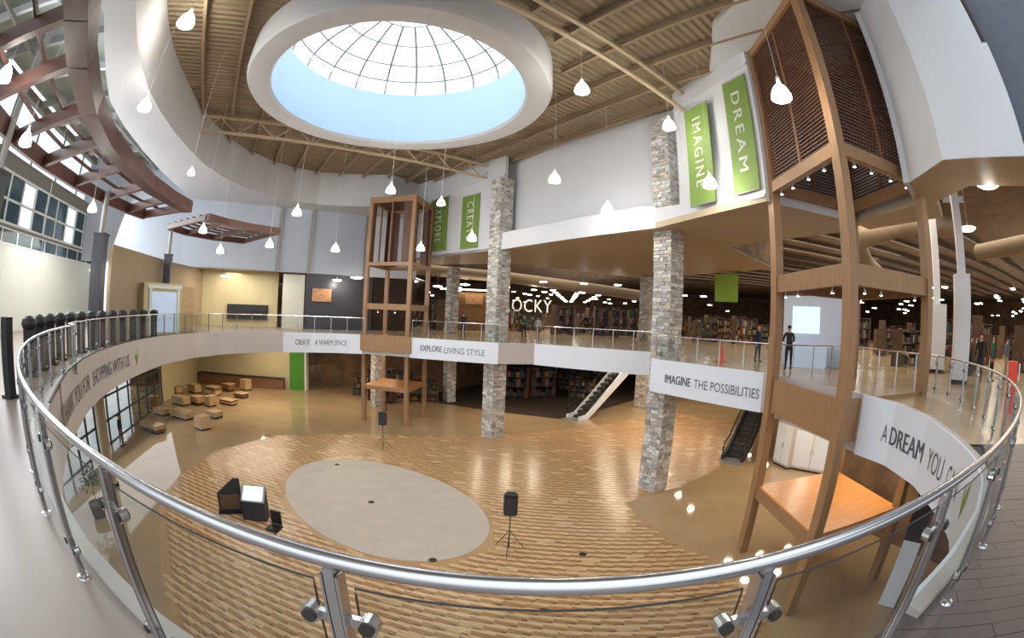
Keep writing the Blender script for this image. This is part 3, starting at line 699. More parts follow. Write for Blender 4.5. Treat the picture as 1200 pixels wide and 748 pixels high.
T2, tq = tower('timber_tower', 'far slender timber tower standing in the back gap between two gallery signs', (-6.75, 28.1), (-10.0, 28.75), (-9.5, 32.1), (-6.2, 31.4), .26, LF,
      [(-3.7, -3.45, 'platform_beam', .5), (-.95, .05, 'apron_board', .35), (1.75, 2.15, 'cross_beam', .5), (4.7, 4.95, 'cross_beam', .8), (9.1, 9.5, 'cross_beam', .9)], 9.55, (4.95, 9.1), 0)
mb = MB(); mb.bar((-9.95, 27.8, -.45), (-6.3, 27.28, -.45), .1, 1.04, 'oak'); mb.build('apron_board', T2)
mb = MB(); mb.prism([tuple(p) for p in tq], 9.3, 9.42, 'louvre'); mb.build('roof_board', T2)
mb = MB(); mb.prism([tuple(p) for p in tq], -3.5, -3.42, 'oak_top'); mb.build('platform', T2)
for k in (0, 1, 2, 3):
    a, b = tq[k], tq[(k+1) % 4]
    for f in (.14, .86) if k else (.14,):
        c = a.lerp(b, f); d = (b-a).normalized(); mb = MB(); mb.bar((c.x-d.x*.28, c.y-d.y*.28, 7.0), (c.x+d.x*.28, c.y+d.y*.28, 7.0), .05, 4.2, 'louvre'); mb.build('louvre_panel', T2)
for f in (.3, .7):
    p = tq[0].lerp(tq[1], f); spot(T2, p.x, p.y, -1.15); spot(T2, p.x, p.y, 1.6)

# ------------------------------------------------------------------ gallery railings
def rail_path(pts, n_per=6): return pts
post_n = 0
def railing(name, label, pts, posts, zr=1.156, near=False, closed_glass=True, post_w=.05, group='glass railings around the gallery'):
    """pts: dense list of plan points; posts: indices of pts carrying a post"""
    t = thing(name, label, 'railing', (0, 0, 0), group=group)
    mb = MB(); mb.tube([(p.x, p.y, zr-.022) for p in pts], .024, 'steel', 14 if near else 8); mb.build('handrail', t, smooth=True)
    for i in posts:
        p = pts[i]; a, b = pts[max(i-1, 0)], pts[min(i+1, len(pts)-1)]; d = (b-a).normalized(); n = Vector((-d.y, d.x))
        mb = MB()
        if near:
            mb.box((p.x, p.y, (zr-.04)/2), (.030, .046, zr-.04), 'steel', math.atan2(d.y, d.x)); mb.box((p.x+d.x*.022, p.y+d.y*.022, (zr-.06)/2), (.008, .05, zr-.06), 'steel', math.atan2(d.y, d.x))
            mb.box((p.x-d.x*.022, p.y-d.y*.022, (zr-.06)/2), (.008, .05, zr-.06), 'steel', math.atan2(d.y, d.x))
            po = mb.build('post', t)
            g = MB(); g.lathe((p.x, p.y, 0), [(.0, .022), (.035, .022), (.06, .012), (.065, 0)], 'steel', 16); g.build('base_flange', po, smooth=True)
        else:
            mb.bar((p.x, p.y, 0), (p.x, p.y, zr-.03), .035, post_w, 'steel', up=(n.x, n.y, 0)); po = mb.build('post', t)
        if near:
            for z in (.93, .24):
                g = MB(); g.bar((p.x-d.x*.085, p.y-d.y*.085, z), (p.x+d.x*.085, p.y+d.y*.085, z), .02, .035, 'steel')
                for s_ in (-1, 1):
                    c = Vector((p.x+d.x*.085*s_, p.y+d.y*.085*s_, z)); q = Vector((n.x, n.y, 0))*.022
                    g.tube([c-q, c+q], .030, 'steel', 14); g.tube([c+q, c+q*1.5], .022, 'gasket', 12); g.tube([c-q, c-q*1.5], .022, 'gasket', 12)
                g.build('glass_clamp', po)
    for a, b in zip(posts[:-1], posts[1:]):
        seg = [pts[k] for k in range(a, b+1)]; d0 = (seg[1]-seg[0]).normalized(); d1 = (seg[-1]-seg[-2]).normalized()
        seg[0] = seg[0]+d0*.06; seg[-1] = seg[-1]-d1*.06
        mb = MB(); top, bot = zr-.10, .10
        for p, q in zip(seg[:-1], seg[1:]):
            d = (q-p).normalized(); n = Vector((-d.y, d.x))*.005
            mb.poly([(p.x, p.y, bot), (q.x, q.y, bot), (q.x, q.y, top), (p.x, p.y, top)], 'rail_glass')
        g = mb.build('glass_panel', t)
        if near:
            mb = MB(); e = [(seg[0].x, seg[0].y, .96), (seg[0].x, seg[0].y, top-.03)]+[(p.x, p.y, top) for p in seg]+[(seg[-1].x, seg[-1].y, top-.03), (seg[-1].x, seg[-1].y, .96)]
            mb.tube(e, .0035, 'gasket', 6); mb.tube([(seg[0].x, seg[0].y, .94), (seg[0].x, seg[0].y, bot)], .0035, 'gasket', 6); mb.tube([(seg[-1].x, seg[-1].y, .94), (seg[-1].x, seg[-1].y, bot)], .0035, 'gasket', 6)
            mb.build('glass_edge', g)
    return t
def dense(poly, step):
    out = [Vector(poly[0])]
    for a, b in zip(poly[:-1], poly[1:]):
        a, b = Vector(a), Vector(b); n = max(1, round((b-a).length/step))
        out += [a.lerp(b, k/n) for k in range(1, n+1)]
    return out
# round part, theta from -50 (left) to +60 (right); posts every 4.85 degrees, one at -3.5
K = 6; ths = [-3.5+4.85*k/K for k in range(-10*K, 13*K+1)]
arc = [ringp(t, 13.24) for t in ths]
railing('glass_railing', 'long round stainless rail with clamped glass nearest the camera', arc, list(range(0, len(arc), K)), near=True)
def offs(i0, i1, off, first=None, last=None):
    s0, s1 = CUM[i0], CUM[i1]; n = max(2, int((s1-s0)/.55)); pts = []
    for k in range(n+1):
        p, nn, z = edge_pt(s0+(s1-s0)*k/n, 0); pts.append(p-nn*off)
    if first is not None: pts[0] = Vector(first)
    if last is not None: pts[-1] = Vector(last)
    return pts
i49 = 10
pl_ = [arc[0]]+offs(i49, I_A, .22)[2:]
railing('glass_railing', 'glass railing on the left gallery edge running back to the far timber tower', pl_, list(range(0, len(pl_), 2))+([len(pl_)-1] if len(pl_) % 2 == 0 else []))
for a, b, lab in ((I_A+1, I_A+2, 'short far glass railing above the sign between tower and corner column'), (I_A+3, I_A+4, 'glass railing above the blank white fascia between the two main stone columns'),
                  (I_A+5, I_A+6, 'glass railing above the possibilities sign beside the near tower')):
    p = Vector((E2[a].x, E2[a].y)); q = Vector((E2[b].x, E2[b].y)); d = (q-p).normalized(); n = Vector((-d.y, d.x))*.25
    L_ = (q-p).length; k = max(2, round(L_/1.2)); pts = [p+n+(q-p)*i/k for i in range(k+1)]
    railing('glass_railing', lab, pts, list(range(len(pts))))
pts = dense([(8.95, 13.15), (9.6, 12.5), (12.6, 12.6), tuple(arc[-1])], 1.15)
railing('glass_railing', 'glass railing wrapping the gallery side of the near timber tower', pts, list(range(len(pts))))

# ------------------------------------------------------------------ sign panels and lettering on the fascia
def embolden(vs, fs, w):
    n = len(vs); out = []; of = []
    for k in (-1, 0, 1): out += [(x+k*w, y) for x, y in vs]; of += [tuple(i+n*(k+1) for i in f) for f in fs]
    return out, of
def path_text(parent, name, body, s0, s1, zc, h, m, bold=0.0, off=.055, spacing=1.0):
    vs, fs, x0, x1 = text_faces(body, 1.0, 0, spacing)
    if bold: vs, fs = embolden(vs, fs, bold)
    k = (s1-s0)/(x1-x0); hh = h/.72; out = []
    for x, y in vs:
        p, n, z = edge_pt(s0+(x-x0)*k, 0); p = p+n*off; out.append((p.x, p.y, zc+(y-.36)*hh))
    mb = MB(); mb.add(out, fs, m); return mb.build(name, parent)
def sign(name, label, s0, s1, n, m='sign_white', cat='sign'):
    mb = strip('x', m, s0, s1, .0, .045, .0, FASB-.02, n)
    return mb.build(name, label=label, cat=cat)
sa0 = s_at_az(332, 391, I_A-8, I_A)
o = sign('fascia_sign', 'white fascia sign with small bold lettering left of the far timber tower', sa0, CUM[I_A], 60)
b0, b1 = s_at_az(346, 392, I_A-8, I_A), s_at_az(363, 392, I_A-8, I_A)
path_text(o, 'lettering', 'CREATE', b0, b1, -.55, .36, 'letter_brown', .02); path_text(o, 'lettering', 'A WARM SPACE', b1+.35, CUM[I_A]-1.1, -.55, .36, 'letter_grey')
o = sign('fascia_sign', 'white fascia sign between the far timber tower and the corner stone column', CUM[I_A+1], CUM[I_A+2], 2)
L_ = CUM[I_A+2]-CUM[I_A+1]; s0 = CUM[I_A+1]
path_text(o, 'lettering', 'EXPLORE', s0+L_*.13, s0+L_*.38, -.55, .38, 'letter_grey', .02); path_text(o, 'lettering', 'LIVING STYLE', s0+L_*.41, s0+L_*.86, -.6, .38, 'letter_grey')
sign('fascia_sign', 'blank white fascia board between the two main stone columns', CUM[I_A+3], CUM[I_A+4], 2, cat='sign')
o = sign('fascia_sign', 'white fascia sign reading imagine the possibilities, beside the near timber tower', CUM[I_A+5], CUM[I_A+6], 2)
s0, L_ = CUM[I_A+5], CUM[I_A+6]-CUM[I_A+5]
path_text(o, 'lettering', 'IMAGINE', s0+L_*.155, s0+L_*.40, -.58, .36, 'letter_grey', .025); path_text(o, 'lettering', 'THE POSSIBILITIES', s0+L_*.43, s0+L_*.975, -.6, .36, 'letter_grey')
sE, sEe = CUM[I_A+7], CUM[-1]
o = sign('fascia_sign', 'curved white fascia sign about a dream, right of the near timber tower', sE, sEe, 40)
t0 = s_at_az(1036, 505, I_A+7, NE-1); t1 = s_at_az(1046, 505, I_A+7, NE-1); t2 = s_at_az(1082, 540, I_A+7, NE-1); t3 = s_at_az(1090, 540, I_A+7, NE-1); t4 = s_at_az(1107, 555, I_A+7, NE-1)
print('E text', sE, t0, t1, t2, t3, t4, sEe)
path_text(o, 'lettering', 'A', t0, t0+(t1-t0)*.7, -.52, .42, 'letter_grey'); path_text(o, 'lettering', 'DREAM', t1, t2, -.52, .42, 'letter_grey', .03)
path_text(o, 'lettering', 'YOU', t3, t4, -.52, .42, 'letter_grey'); path_text(o, 'lettering', 'CAN', t4+.25, t4+.95, -.52, .42, 'letter_grey')
def leaf(parent, s, zc, k=1.0):
    for a, dz, l in ((.35, 0, .42), (-.5, -.05, .3)):
        mb = MB(); pts = [(-.0, -.5), (.11, -.2), (.12, .1), (.0, .5), (-.1, .1), (-.09, -.2)]; out = []
        for x, y in pts:
            u_ = (x*math.cos(a)+y*math.sin(a))*l*k*1.6; v_ = (-x*math.sin(a)+y*math.cos(a))*l*k*1.6; p, n, z = edge_pt(s+u_+(.08 if a > 0 else -.1), 0); p = p+n*.058; out.append((p.x, p.y, zc+dz+v_))
        mb.poly(out, 'leaf_green'); mb.build('leaf_emblem', parent)
leaf(o, t4+1.5, -.5, 1.1)
o = sign('fascia_banner', 'pinkish curved fascia banner thanking shoppers, on the left gallery edge', CUM[9], CUM[19], 50, 'beige_paint')
q0, q1 = s_at_az(68, 459, 8, 20), s_at_az(150, 415, 8, 20)
print('left text', CUM[9], q0, q1, CUM[19])
path_text(o, 'lettering', 'THANK YOU FOR', q0, q0+(q1-q0)*.46, -.5, .46, 'letter_brown', .02); path_text(o, 'lettering', 'SHOPPING WITH US', q0+(q1-q0)*.5, q1, -.5, .46, 'letter_grey', .01)
leaf(o, q1+.9, -.5, 1.2); leaf(o, q0-.45, -.55, 1.2)
# ------------------------------------------------------------------ vertical word banners
def banner(word, label, a, b, px0, px1, z0, z1, lift=.06):
    """hangs on the wall line a-b between two photo columns; letters are turned a quarter clockwise"""
    a, b = Vector(a), Vector(b); d = (b-a).normalized()
    def hit(px):
        r = ray(*px); r2 = Vector((r.x, r.y)); n = Vector((-d.y, d.x)); return r2*(a.dot(n)/r2.dot(n))
    p, q = hit(px0), hit(px1); n = Vector((-d.y, d.x)); n = -n if n.dot(p) > 0 else n
    p3, q3 = p+n*lift, q+n*lift; w = (q-p).length
    t = thing('word_banner', label, 'banner')
    mb = MB(); mb.bar((p3.x, p3.y, (z0+z1)/2), (q3.x, q3.y, (z0+z1)/2), .03, z1-z0, 'green_banner'); mb.build('cloth', t)
    for z in (z0, z1):
        mb = MB(); mb.tube([(p3.x, p3.y, z), (q3.x, q3.y, z)], .03, 'steel_grey', 8); mb.build('hanging_rod', t)
    vs, fs, x0, x1 = text_faces(word, 1.0, 0, 1.35); vs, fs = embolden(vs, fs, .018); H_ = z1-z0; k = H_*.70/(x1-x0); hh = w*.36/.7; out = []
    dd = (q3-p3).normalized()
    for x, y in vs:
        zz = z1-H_*.13-(x-x0)*k; s = w/2+(y-.35)*hh; out.append((p3.x+dd.x*s+n.x*.03, p3.y+dd.y*s+n.y*.03, zz))
    mb = MB(); mb.add(out, fs, 'letter_white'); mb.build('lettering', t)
banner('EXPLORE', 'leftmost and darkest green banner with white letters spelling explore', PW[0], PW[1], (505, 260), (525, 260), 6.15, 10.1)
banner('CREATE', 'green banner with white letters spelling create, left of the corner stone column', PW[0], PW[1], (542, 255), (562, 255), 6.05, 9.7)
banner('IMAGINE', 'green banner with white letters spelling imagine, right of the near stone column', PW[2], PW[3], (808, 190), (836, 185), 6.15, 10.3)
banner('DREAM', 'green banner with white letters spelling dream, against the near timber tower', PW[2], PW[3], (857, 170), (885, 160), 6.15, 10.6)
for i, (a, b) in enumerate(((PW[0], PW[1]), (PWB, PW[3]))):
    mb = MB(); d = (b-a).normalized(); n = Vector((-d.y, d.x)); n = -n if n.dot(a) > 0 else n
    for z in (SOF+.2, (10.55 if i == 0 else 11.0)): p, q = a+n*.03, b+n*.03; mb.bar((p.x, p.y, z), (q.x, q.y, z), .08, .1, 'wall_paint')
    struct(mb, 'trim_%d' % (6+i))
# ------------------------------------------------------------------ pendants
PEND = [((219, 24), 13.5, 1.25, 'large glass pendant lamp high at the left, in front of the ring bulkhead'),
        ((170, 124), 15.5, 1, 'pendant lamp against the white ring, below the largest left pendant'),
        ((682, 104), 14.0, 1, 'pendant lamp under the ceiling truss right of the skylight'),
        ((784, 147), 15.5, .95, 'pendant lamp just above the top of the near stone column'),
        ((915, 110), 10.2, 1.05, 'large glass pendant lamp in front of the louvred tower top'),
        ((650, 210), 18.0, .95, 'pendant lamp before the plain wall between the two stone columns'),
        ((712, 246), 19.0, 1.05, 'pendant lamp low over the white bulkhead left of the near stone column'),
        ((832, 215), 14.6, .95, 'pendant lamp overlapping the end of the imagine banner'),
        ((458, 223), 22.0, .95, 'pendant lamp in front of the far timber tower roof'),
        ((348, 249), 23.0, .95, 'pendant lamp under the ring left of the far timber tower'),
        ((238, 270), 22.0, .8, 'pendant lamp hanging through the small slatted canopy'),
        ((258, 294), 25.0, .85, 'round pendant lamp below the small slatted canopy, before the blue-grey wall'),
        ((316, 287), 24.5, .85, 'pendant lamp at the right end of the small slatted canopy'),
        ((393, 292), 26.0, .9, 'pendant lamp on a long cord before the blue wall, left of the far tower'),
        ((493, 291), 24.5, .85, 'pendant lamp at the lower left corner of the explore banner'),
        ((553, 279), 24.0, .95, 'pendant lamp overlapping the foot of the create banner'),
        ((517, 238), 22.0, .8, 'pendant lamp overlapping the top of the explore banner'),
        ((30, 165), 11.0, .75, 'bright pendant lamp under the curved canopy by the left windows'),
        ((6, 88), 10.0, .8, 'pendant lamp at the far left edge beside the highest canopy beam'),
        ((108, 245), 16.0, .7, 'small pendant lamp beside the steel post of the curved canopy'),
        ((224, 203), 17.0, .55, 'small dim fitting under the white ring, above the small canopy')]
shade_prof = [(.045, .30), (.06, .22), (.13, .16), (.20, .06), (.255, -.08), (.27, -.17), (.262, -.19)]
mbx = MB(); mbx.lathe((0, 0, 0), shade_prof, 'lamp_glow', 22); mbx.lathe((0, 0, 0), [(.262, -.19), (.2, -.215), (0, -.225)], 'lamp_glow', 22); ME_SHADE = mbx.mesh('shade', True)
mbx = MB(); mbx.lathe((0, 0, 0), [(0, .46), (.05, .45), (.055, .30), (.03, .29)], 'porcelain', 12); ME_CAP = mbx.mesh('lamp_cap', True)
def pendant(loc, k, lab, ztop, group=None, watts=70):
    t = thing('pendant_lamp', lab, 'pendant lamp', loc, group=group); t.scale = (k, k, k)
    instance(ME_SHADE, 'shade', t); instance(ME_CAP, 'lamp_cap', t)
    mb = MB(); mb.tube([(0, 0, .45), (0, 0, (ztop-loc[2])/k)], .008/k, 'porcelain', 5); mb.build('cord', t)
    l = bpy.data.lights.new('pendant_bulb', 'POINT'); l.energy = watts; l.shadow_soft_size = .15; l.color = (1, .93, .82)
    o = bpy.data.objects.new('pendant_bulb', l); COL.objects.link(o); o.location = (loc[0], loc[1], loc[2]-.35*k); return t
for px, D, k, lab in PEND:
    p = at(px[0], px[1], D); ins = inside(Vector((p.x, p.y)), [Vector((q.x, q.y)) for q in outp])
    pendant((p.x, p.y, p.z+.05), k, lab, CEIL+.03 if ins else ZR0+.02 if inside(Vector((p.x, p.y)), ronp) and p.x < 0 else 11.62, watts=65 if 'small' not in lab else 25)
# white dish lamps of the store edge
def dish(loc, r, lab, ztop, name='dish_lamp', cord=True):
    t = thing(name, lab, 'pendant lamp', loc)
    mb = MB(); mb.lathe((0, 0, 0), [(0, -.05), (r*.7, -.045), (r, .03), (r*.97, .06)], 'lamp_glow_soft', 24); mb.build('dish', t, smooth=True)
    mb = MB(); mb.lathe((0, 0, 0), [(r*.97, .06), (r*.4, .13), (.04, .16), (.03, .26), (0, .27)], 'porcelain', 24); mb.build('lamp_cap', t, smooth=True)
    if cord: mb = MB(); mb.tube([(0, 0, .26), (0, 0, ztop-loc[2])], .008, 'porcelain', 5); mb.build('cord', t)
    l = bpy.data.lights.new('dish_bulb', 'POINT'); l.energy = 60; l.shadow_soft_size = .2; l.color = (1, .93, .82)
    o = bpy.data.objects.new('dish_bulb', l); COL.objects.link(o); o.location = (loc[0], loc[1], loc[2]-.3)
for px, D, r, lab in (((1159, 217), 14.0, .48, 'large glowing dish lamp beside the top of the white steel post'), ((1134, 269), 19.0, .42, 'glowing dish lamp right of the white steel post, lower than the large one'),
                      ((1006, 300), 27.0, .38, 'glowing dish lamp between the near tower legs under the duct'), ((418, 326), 33.5, .5, 'dish lamp over the dark shop, first left of the far tower'),
                      ((395, 329), 35.0, .4, 'small dish lamp over the dark shop, second left of the far tower'), ((265, 324), 30.0, .4, 'dish lamp glowing on the beige shop wall'),
                      ((484, 330), 40.0, .5, 'dish lamp just right of the far timber tower'), ((513, 336), 44.0, .5, 'dish lamp before the lit shop left of the corner column'), ((545, 334), 46.0, .55, 'dish lamp above the lit orange shop'),
                      ((48, 303), 19.0, .32, 'dish lamp before the pale left wall, nearer the edge'), ((111, 318), 21.0, .28, 'dish lamp before the pale left wall, beside the black-clad column')):
    p = at(px[0], px[1], D); dish((p.x, p.y, p.z), r, lab, 8.62 if p.x > -9 else 4.4 if p.z < 4.2 and p.y > 20 else 11.6)
# rows of high-bay fittings deep in the store
hb = MB(); hb.box((0, 0, 0), (1.5, .8, .08), 'lamp_glow'); hb.box((0, 0, 2.3), (.03, .03, 4.6), 'charcoal'); ME_HB = hb.mesh('fixture')
def fixture(p, sc, lab, grp):
    o = bpy.data.objects.new('high_bay_fitting', ME_HB); COL.objects.link(o); o.location = p; o.scale = (sc, sc, 1)
    o['label'] = lab; o['category'] = 'ceiling light'; o['group'] = grp
for az0, az1, n in ((3.9, 6.9, 10), (9.2, 7.6, 10), (13.6, 9.4, 9), (-3, 1, 0)):
    for k in range(n):
        D = 42*(92/42)**(k/max(1, n-1)); az = az0+(az1-az0)*(1-42/D)/(1-42/92); p = pol(az, D, 5.0); fixture(p, .42, 'small bright fitting in the receding rows over the dark store', 'rows of store ceiling lights seen between the stone columns')
for k in range(58):
    D = rnd.uniform(34, 90); az = rnd.uniform(50, 75) if k < 30 else rnd.uniform(38, 54); fixture(pol(az, D, rnd.uniform(4.6, 5.6)), .42, 'small bright fitting over the store on the right', 'scattered store ceiling lights behind the near tower')
for k in range(40):
    D = rnd.uniform(40, 85); az = rnd.uniform(-11, 30); fixture(pol(az, D, rnd.uniform(4.1, 5.2)), .33, 'tiny bright fitting over the far store shelves', 'tiny store lights behind the stone columns')
# broad area lights added to brighten the store, besides its visible small fittings
for i, (x, y, w, h, e) in enumerate(((-2, 50, 16, 16, 900), (14, 56, 18, 24, 1400), (34, 50, 24, 24, 2200), (26, 26, 14, 12, 1100), (34, 8, 20, 16, 1600), (17.5, 14, 5, 5, 350), (60, 20, 30, 40, 2600), (2, 44, 10, 5, 500))):
    area_light('store_fill', (x, y, 8.3), (0, 0, -1), w, h, e*1.5, (1, .86, .68))
for x, y, e, w in ((-12, 33, 260, 5), (0, 32, 260, 5), (10, 28, 420, 6), (14, 16, 320, 5), (-20, 28, 300, 5), (11, 36, 300, 6), (-21, 33, 160, 4), (11.6, 9.6, 120, 3), (20, 36, 300, 8)):
    for gx in (-1, 0, 1):
        for gy in (-1, 0, 1): area_light('lower_downlight', (x+gx*w*.42, y+gy*w*.42, FASB-.06), (0, 0, -1), .42, .42, e/8, (1, .84, .62), 'DISK')
area_light('shop_fittings', (-19, 27, 4.2), (0, 0, -1), 7, 5, 420, (1, .9, .72)); area_light('shop_fittings', (-23, 13, 4.9), (0, 0, -1), 6, 8, 420, (1, .97, .9))

# ------------------------------------------------------------------ curved canopy and small canopy
def canopy(name, label, inner, outer, z, hb_, n_skip=1, purl=2):
    t = thing(name, label, 'canopy')
    for nm, path in (('inner_beam', inner), ('outer_beam', outer)):
        mb = MB()
        for a, b in zip(path[:-1], path[1:]): 
            d = (b-a).normalized()*.02; mb.bar((a.x-d.x, a.y-d.y, z), (b.x+d.x, b.y+d.y, z), .55 if nm == 'inner_beam' else .2, hb_, 'pergola')
        mb.build(nm, t)
    for i in range(0, len(inner), n_skip):
        a, b = inner[i], outer[i]; mb = MB(); mb.bar((a.x, a.y, z-.02), (b.x, b.y, z-.02), .2, hb_*.7, 'pergola'); mb.build('cross_beam', t)
    for f in [j/(purl+1) for j in range(1, purl+1)]:
        mb = MB(); path = [a.lerp(b, f) for a, b in zip(inner, outer)]
        for a, b in zip(path[:-1], path[1:]): mb.bar((a.x, a.y, z+.2), (b.x, b.y, z+.2), .06, .12, 'pergola')
        mb.build('purlin', t)
    return t
ci = [Vector(p) for p in ((-5.2, 1.0), (-6.8, 2.4), (-8.15, 3.5), (-9.9, 5.2), (-11.4, 7.0), (-12.8, 9.2), (-14.0, 11.5), (-14.9, 13.8), (-15.5, 15.8))]
co_ = [Vector(p) for p in ((-9.2, -.6), (-10.9, .7), (-12.4, 2.2), (-14.2, 4.4), (-15.6, 6.6), (-17.0, 9.2), (-18.2, 11.8), (-19.0, 14.4), (-19.3, 15.9))]
canopy('curved_canopy', 'large curved red-brown timber canopy frame over the left gallery', ci, co_, 6.25, .55)
si = [Vector(p) for p in ((-16.1, 18.1), (-15.9, 19.8), (-15.3, 21.6), (-14.3, 23.3))]; so_ = [Vector(p) for p in ((-20.6, 19.4), (-20.9, 21.6), (-20.4, 24.0), (-19.0, 26.2))]
canopy('slatted_canopy', 'small curved brown canopy frame farther back above the beige shop', si, so_, 6.2, .4, purl=5)
# ------------------------------------------------------------------ speakers on tripods
def speaker(px, py, zt, lab1, lab2, k=1.0, rz=0):
    p = onz(px, py, LF); p.z = LF+.016
    t = thing('speaker_stand', lab2, 'speaker stand', p, rz)
    mb = MB(); mb.tube([(0, 0, .12), (0, 0, 1.35*k)], .018, 'black', 8); mb.build('pole', t)
    for a in range(3):
        th = a*2.094+.5; c, s = math.cos(th), math.sin(th); mb = MB(); mb.tube([(0, 0, .75*k), (c*.55, s*.55, .02)], .014, 'black', 6); mb.build('leg', t)
        mb = MB(); mb.tube([(0, 0, .3), (c*.33, s*.33, .33*k)], .01, 'black', 6); mb.build('brace', t)
    s_ = thing('loudspeaker', lab1, 'loudspeaker', (p.x, p.y, p.z+1.35*k), rz)
    mb = MB(); w, d, h = .21*k, .18*k, .62*k
    prof = [(-w, -d*.3), (-w*.75, -d), (w*.75, -d), (w, -d*.3), (w*.7, d), (-w*.7, d)]; mb.prism(prof, .0, h, 'black'); 
    mb.prism([(x*.9, y*.9) for x, y in prof], h, h+.04, 'black'); mb.build('cabinet', s_)
    mb = MB(); mb.box((0, -d-.006, h/2), (w*1.4, .012, h*.88), 'charcoal'); mb.build('grille', s_)
speaker(596, 646, 1.9, 'black loudspeaker on a tripod in front of the grey oval, nearest the camera', 'black tripod stand on the timber planks right of the grey oval', 1.08, -.1)
speaker(449, 527, 1.9, 'black loudspeaker on a tripod beyond the far rim of the grey oval', 'black tripod stand beyond the far rim of the grey oval', 1.08, .3)
# two slanted information kiosks on the lower floor
def kiosk(px, py, rz, scr, lab, h=1.25, w=.85):
    p = onz(px, py, LF); t = thing('information_kiosk', lab, 'kiosk', (p.x, p.y, LF+.012), rz)
    mb = MB(); mb.hexa([(-w/2, -.3, 0), (w/2, -.3, 0), (w/2, .3, 0), (-w/2, .3, 0), (-w/2, -.26, h*.62), (w/2, -.26, h*.62), (w/2, .26, h), (-w/2, .26, h)], 'charcoal'); mb.build('body', t)
    a = Vector((0, .52, h*.38)).normalized(); mb = MB(); n = Vector((0, -a.z, a.y))
    def q(x, v, o): c = Vector((x, -.26, h*.62))+a*v+n*o; return c
    Lx = math.hypot(.52, h*.38); mb.hexa([q(-w/2, 0, 0), q(w/2, 0, 0), q(w/2, Lx, 0), q(-w/2, Lx, 0), q(-w/2, 0, .05), q(w/2, 0, .05), q(w/2, Lx, .05), q(-w/2, Lx, .05)], 'steel_grey'); fr = mb.build('top_frame', t)
    mb = MB(); mb.hexa([q(-w*.42, .05, .045), q(w*.42, .05, .045), q(w*.42, Lx-.05, .045), q(-w*.42, Lx-.05, .045), q(-w*.42, .05, .06), q(w*.42, .05, .06), q(w*.42, Lx-.05, .06), q(-w*.42, Lx-.05, .06)], scr); mb.build('screen', fr)
kiosk(301, 607, math.radians(18), 'screen', 'slanted floor kiosk with a pale glowing top screen, left of the grey oval', 1.2, .95)
p = onz(272, 600, LF); t = thing('leaning_board', 'dark pointed upright board standing left of the bright kiosk', 'board', (p.x, p.y, LF+.012), math.radians(35))
mb = MB(); mb.prism([(-.5, -.06), (.5, -.06), (.5, .06), (-.5, .06)], 0, .8, 'charcoal'); mb.hexa([(-.5, -.05, .8), (.5, -.05, .8), (.5, .05, .8), (-.5, .05, .8), (.25, -.05, 1.4), (.5, -.05, 1.4), (.5, .05, 1.4), (.25, .05, 1.4)], 'charcoal'); mb.build('board', t)
mb = MB(); mb.box((0, -.065, .45), (.8, .015, .6), 'store_wall'); mb.build('face_panel', t)
mb = MB(); mb.box((0, 0, .03), (1.1, .5, .05), 'black'); mb.build('base_plate', t)
p = onz(324, 633, LF); t = thing('office_chair', 'small dark swivel chair hidden partly by the rail beside the kiosk', 'chair', (p.x, p.y, LF+.012))
mb = MB(); mb.box((0, 0, .46), (.46, .46, .08), 'black'); mb.build('seat', t)
mb = MB(); mb.box((0, .22, .78), (.42, .06, .5), 'black'); mb.build('backrest', t)
mb = MB(); mb.tube([(0, 0, .05), (0, 0, .44)], .03, 'charcoal', 8); mb.build('pedestal', t)
for a in range(5): mb = MB(); mb.tube([(0, 0, .07), (.28*math.cos(a*1.257), .28*math.sin(a*1.257), .03)], .02, 'charcoal', 6); mb.build('foot', t)
# ------------------------------------------------------------------ stacked display plinths at the lower left
ROWS = [((179, 505), 1.9, .62, 2, .2), ((214, 490), 1.7, .7, 2, .22), ((238, 503), .8, 1.05, 1, .0), ((232, 474), 1.0, .8, 3, .1), ((252, 489), 1.0, .55, 1, .1), ((268, 474), 1.4, .5, 2, .2), ((283, 466), 1.1, .5, 1, .1),
        ((212, 474), 1.5, .8, 2, .2), ((190, 486), 1.2, .55, 1, .2), ((205, 462), 1.5, .9, 3, .2), ((228, 460), 1.2, .9, 2, .1), ((250, 463), 1.3, .9, 2, .2), ((268, 458), 1.0, .8, 1, .1), ((247, 476), .7, 1.0, 2, .1), ((288, 457), .8, 1.2, 1, .0), ((178, 478), .8, 1.1, 1, .2)]
desc = ['lowest and nearest, left of all others', 'second from the camera with striped layers', 'single tall box in front', 'three-layered one behind the tall box', 'low single one right of the tall box', 'low wide one toward the open floor', 'low one nearest the open floor',
        'two-layered one in the middle of the group', 'small low one by the windows', 'three-layered one near the windows', 'two-layered one farther back in the middle', 'two-layered one before the low counter', 'single box before the low counter', 'narrow upright one in the middle', 'tall narrow one at the far right of the group', 'dark upright one beside the window wall']
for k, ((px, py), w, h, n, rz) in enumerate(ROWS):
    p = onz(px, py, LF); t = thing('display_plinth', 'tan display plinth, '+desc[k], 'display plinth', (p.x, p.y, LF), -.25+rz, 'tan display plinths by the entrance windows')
    mb = MB(); mb.box((0, 0, .05), (w*.94, .76, .1), 'black'); mb.build('toe_base', t)  # black block stands in for the shadow at the foot of each plinth
    for j in range(n):
        h1 = (h*.82-.1)/n; mb = MB(); mb.box((rnd.uniform(-.04, .04)*w, 0, .1+h1*(j+.5)), (w*(1-.06*j), .84, h1-.03), 'carton' if (k+j) % 3 else 'carton_dark'); mb.build('box', t)
        mb = MB(); mb.box((0, 0, .1+h1*(j+1)-.015), (w*(1-.06*j)+.05, .9, .03), 'carton'); mb.build('shelf_board', t)
mb = MB()
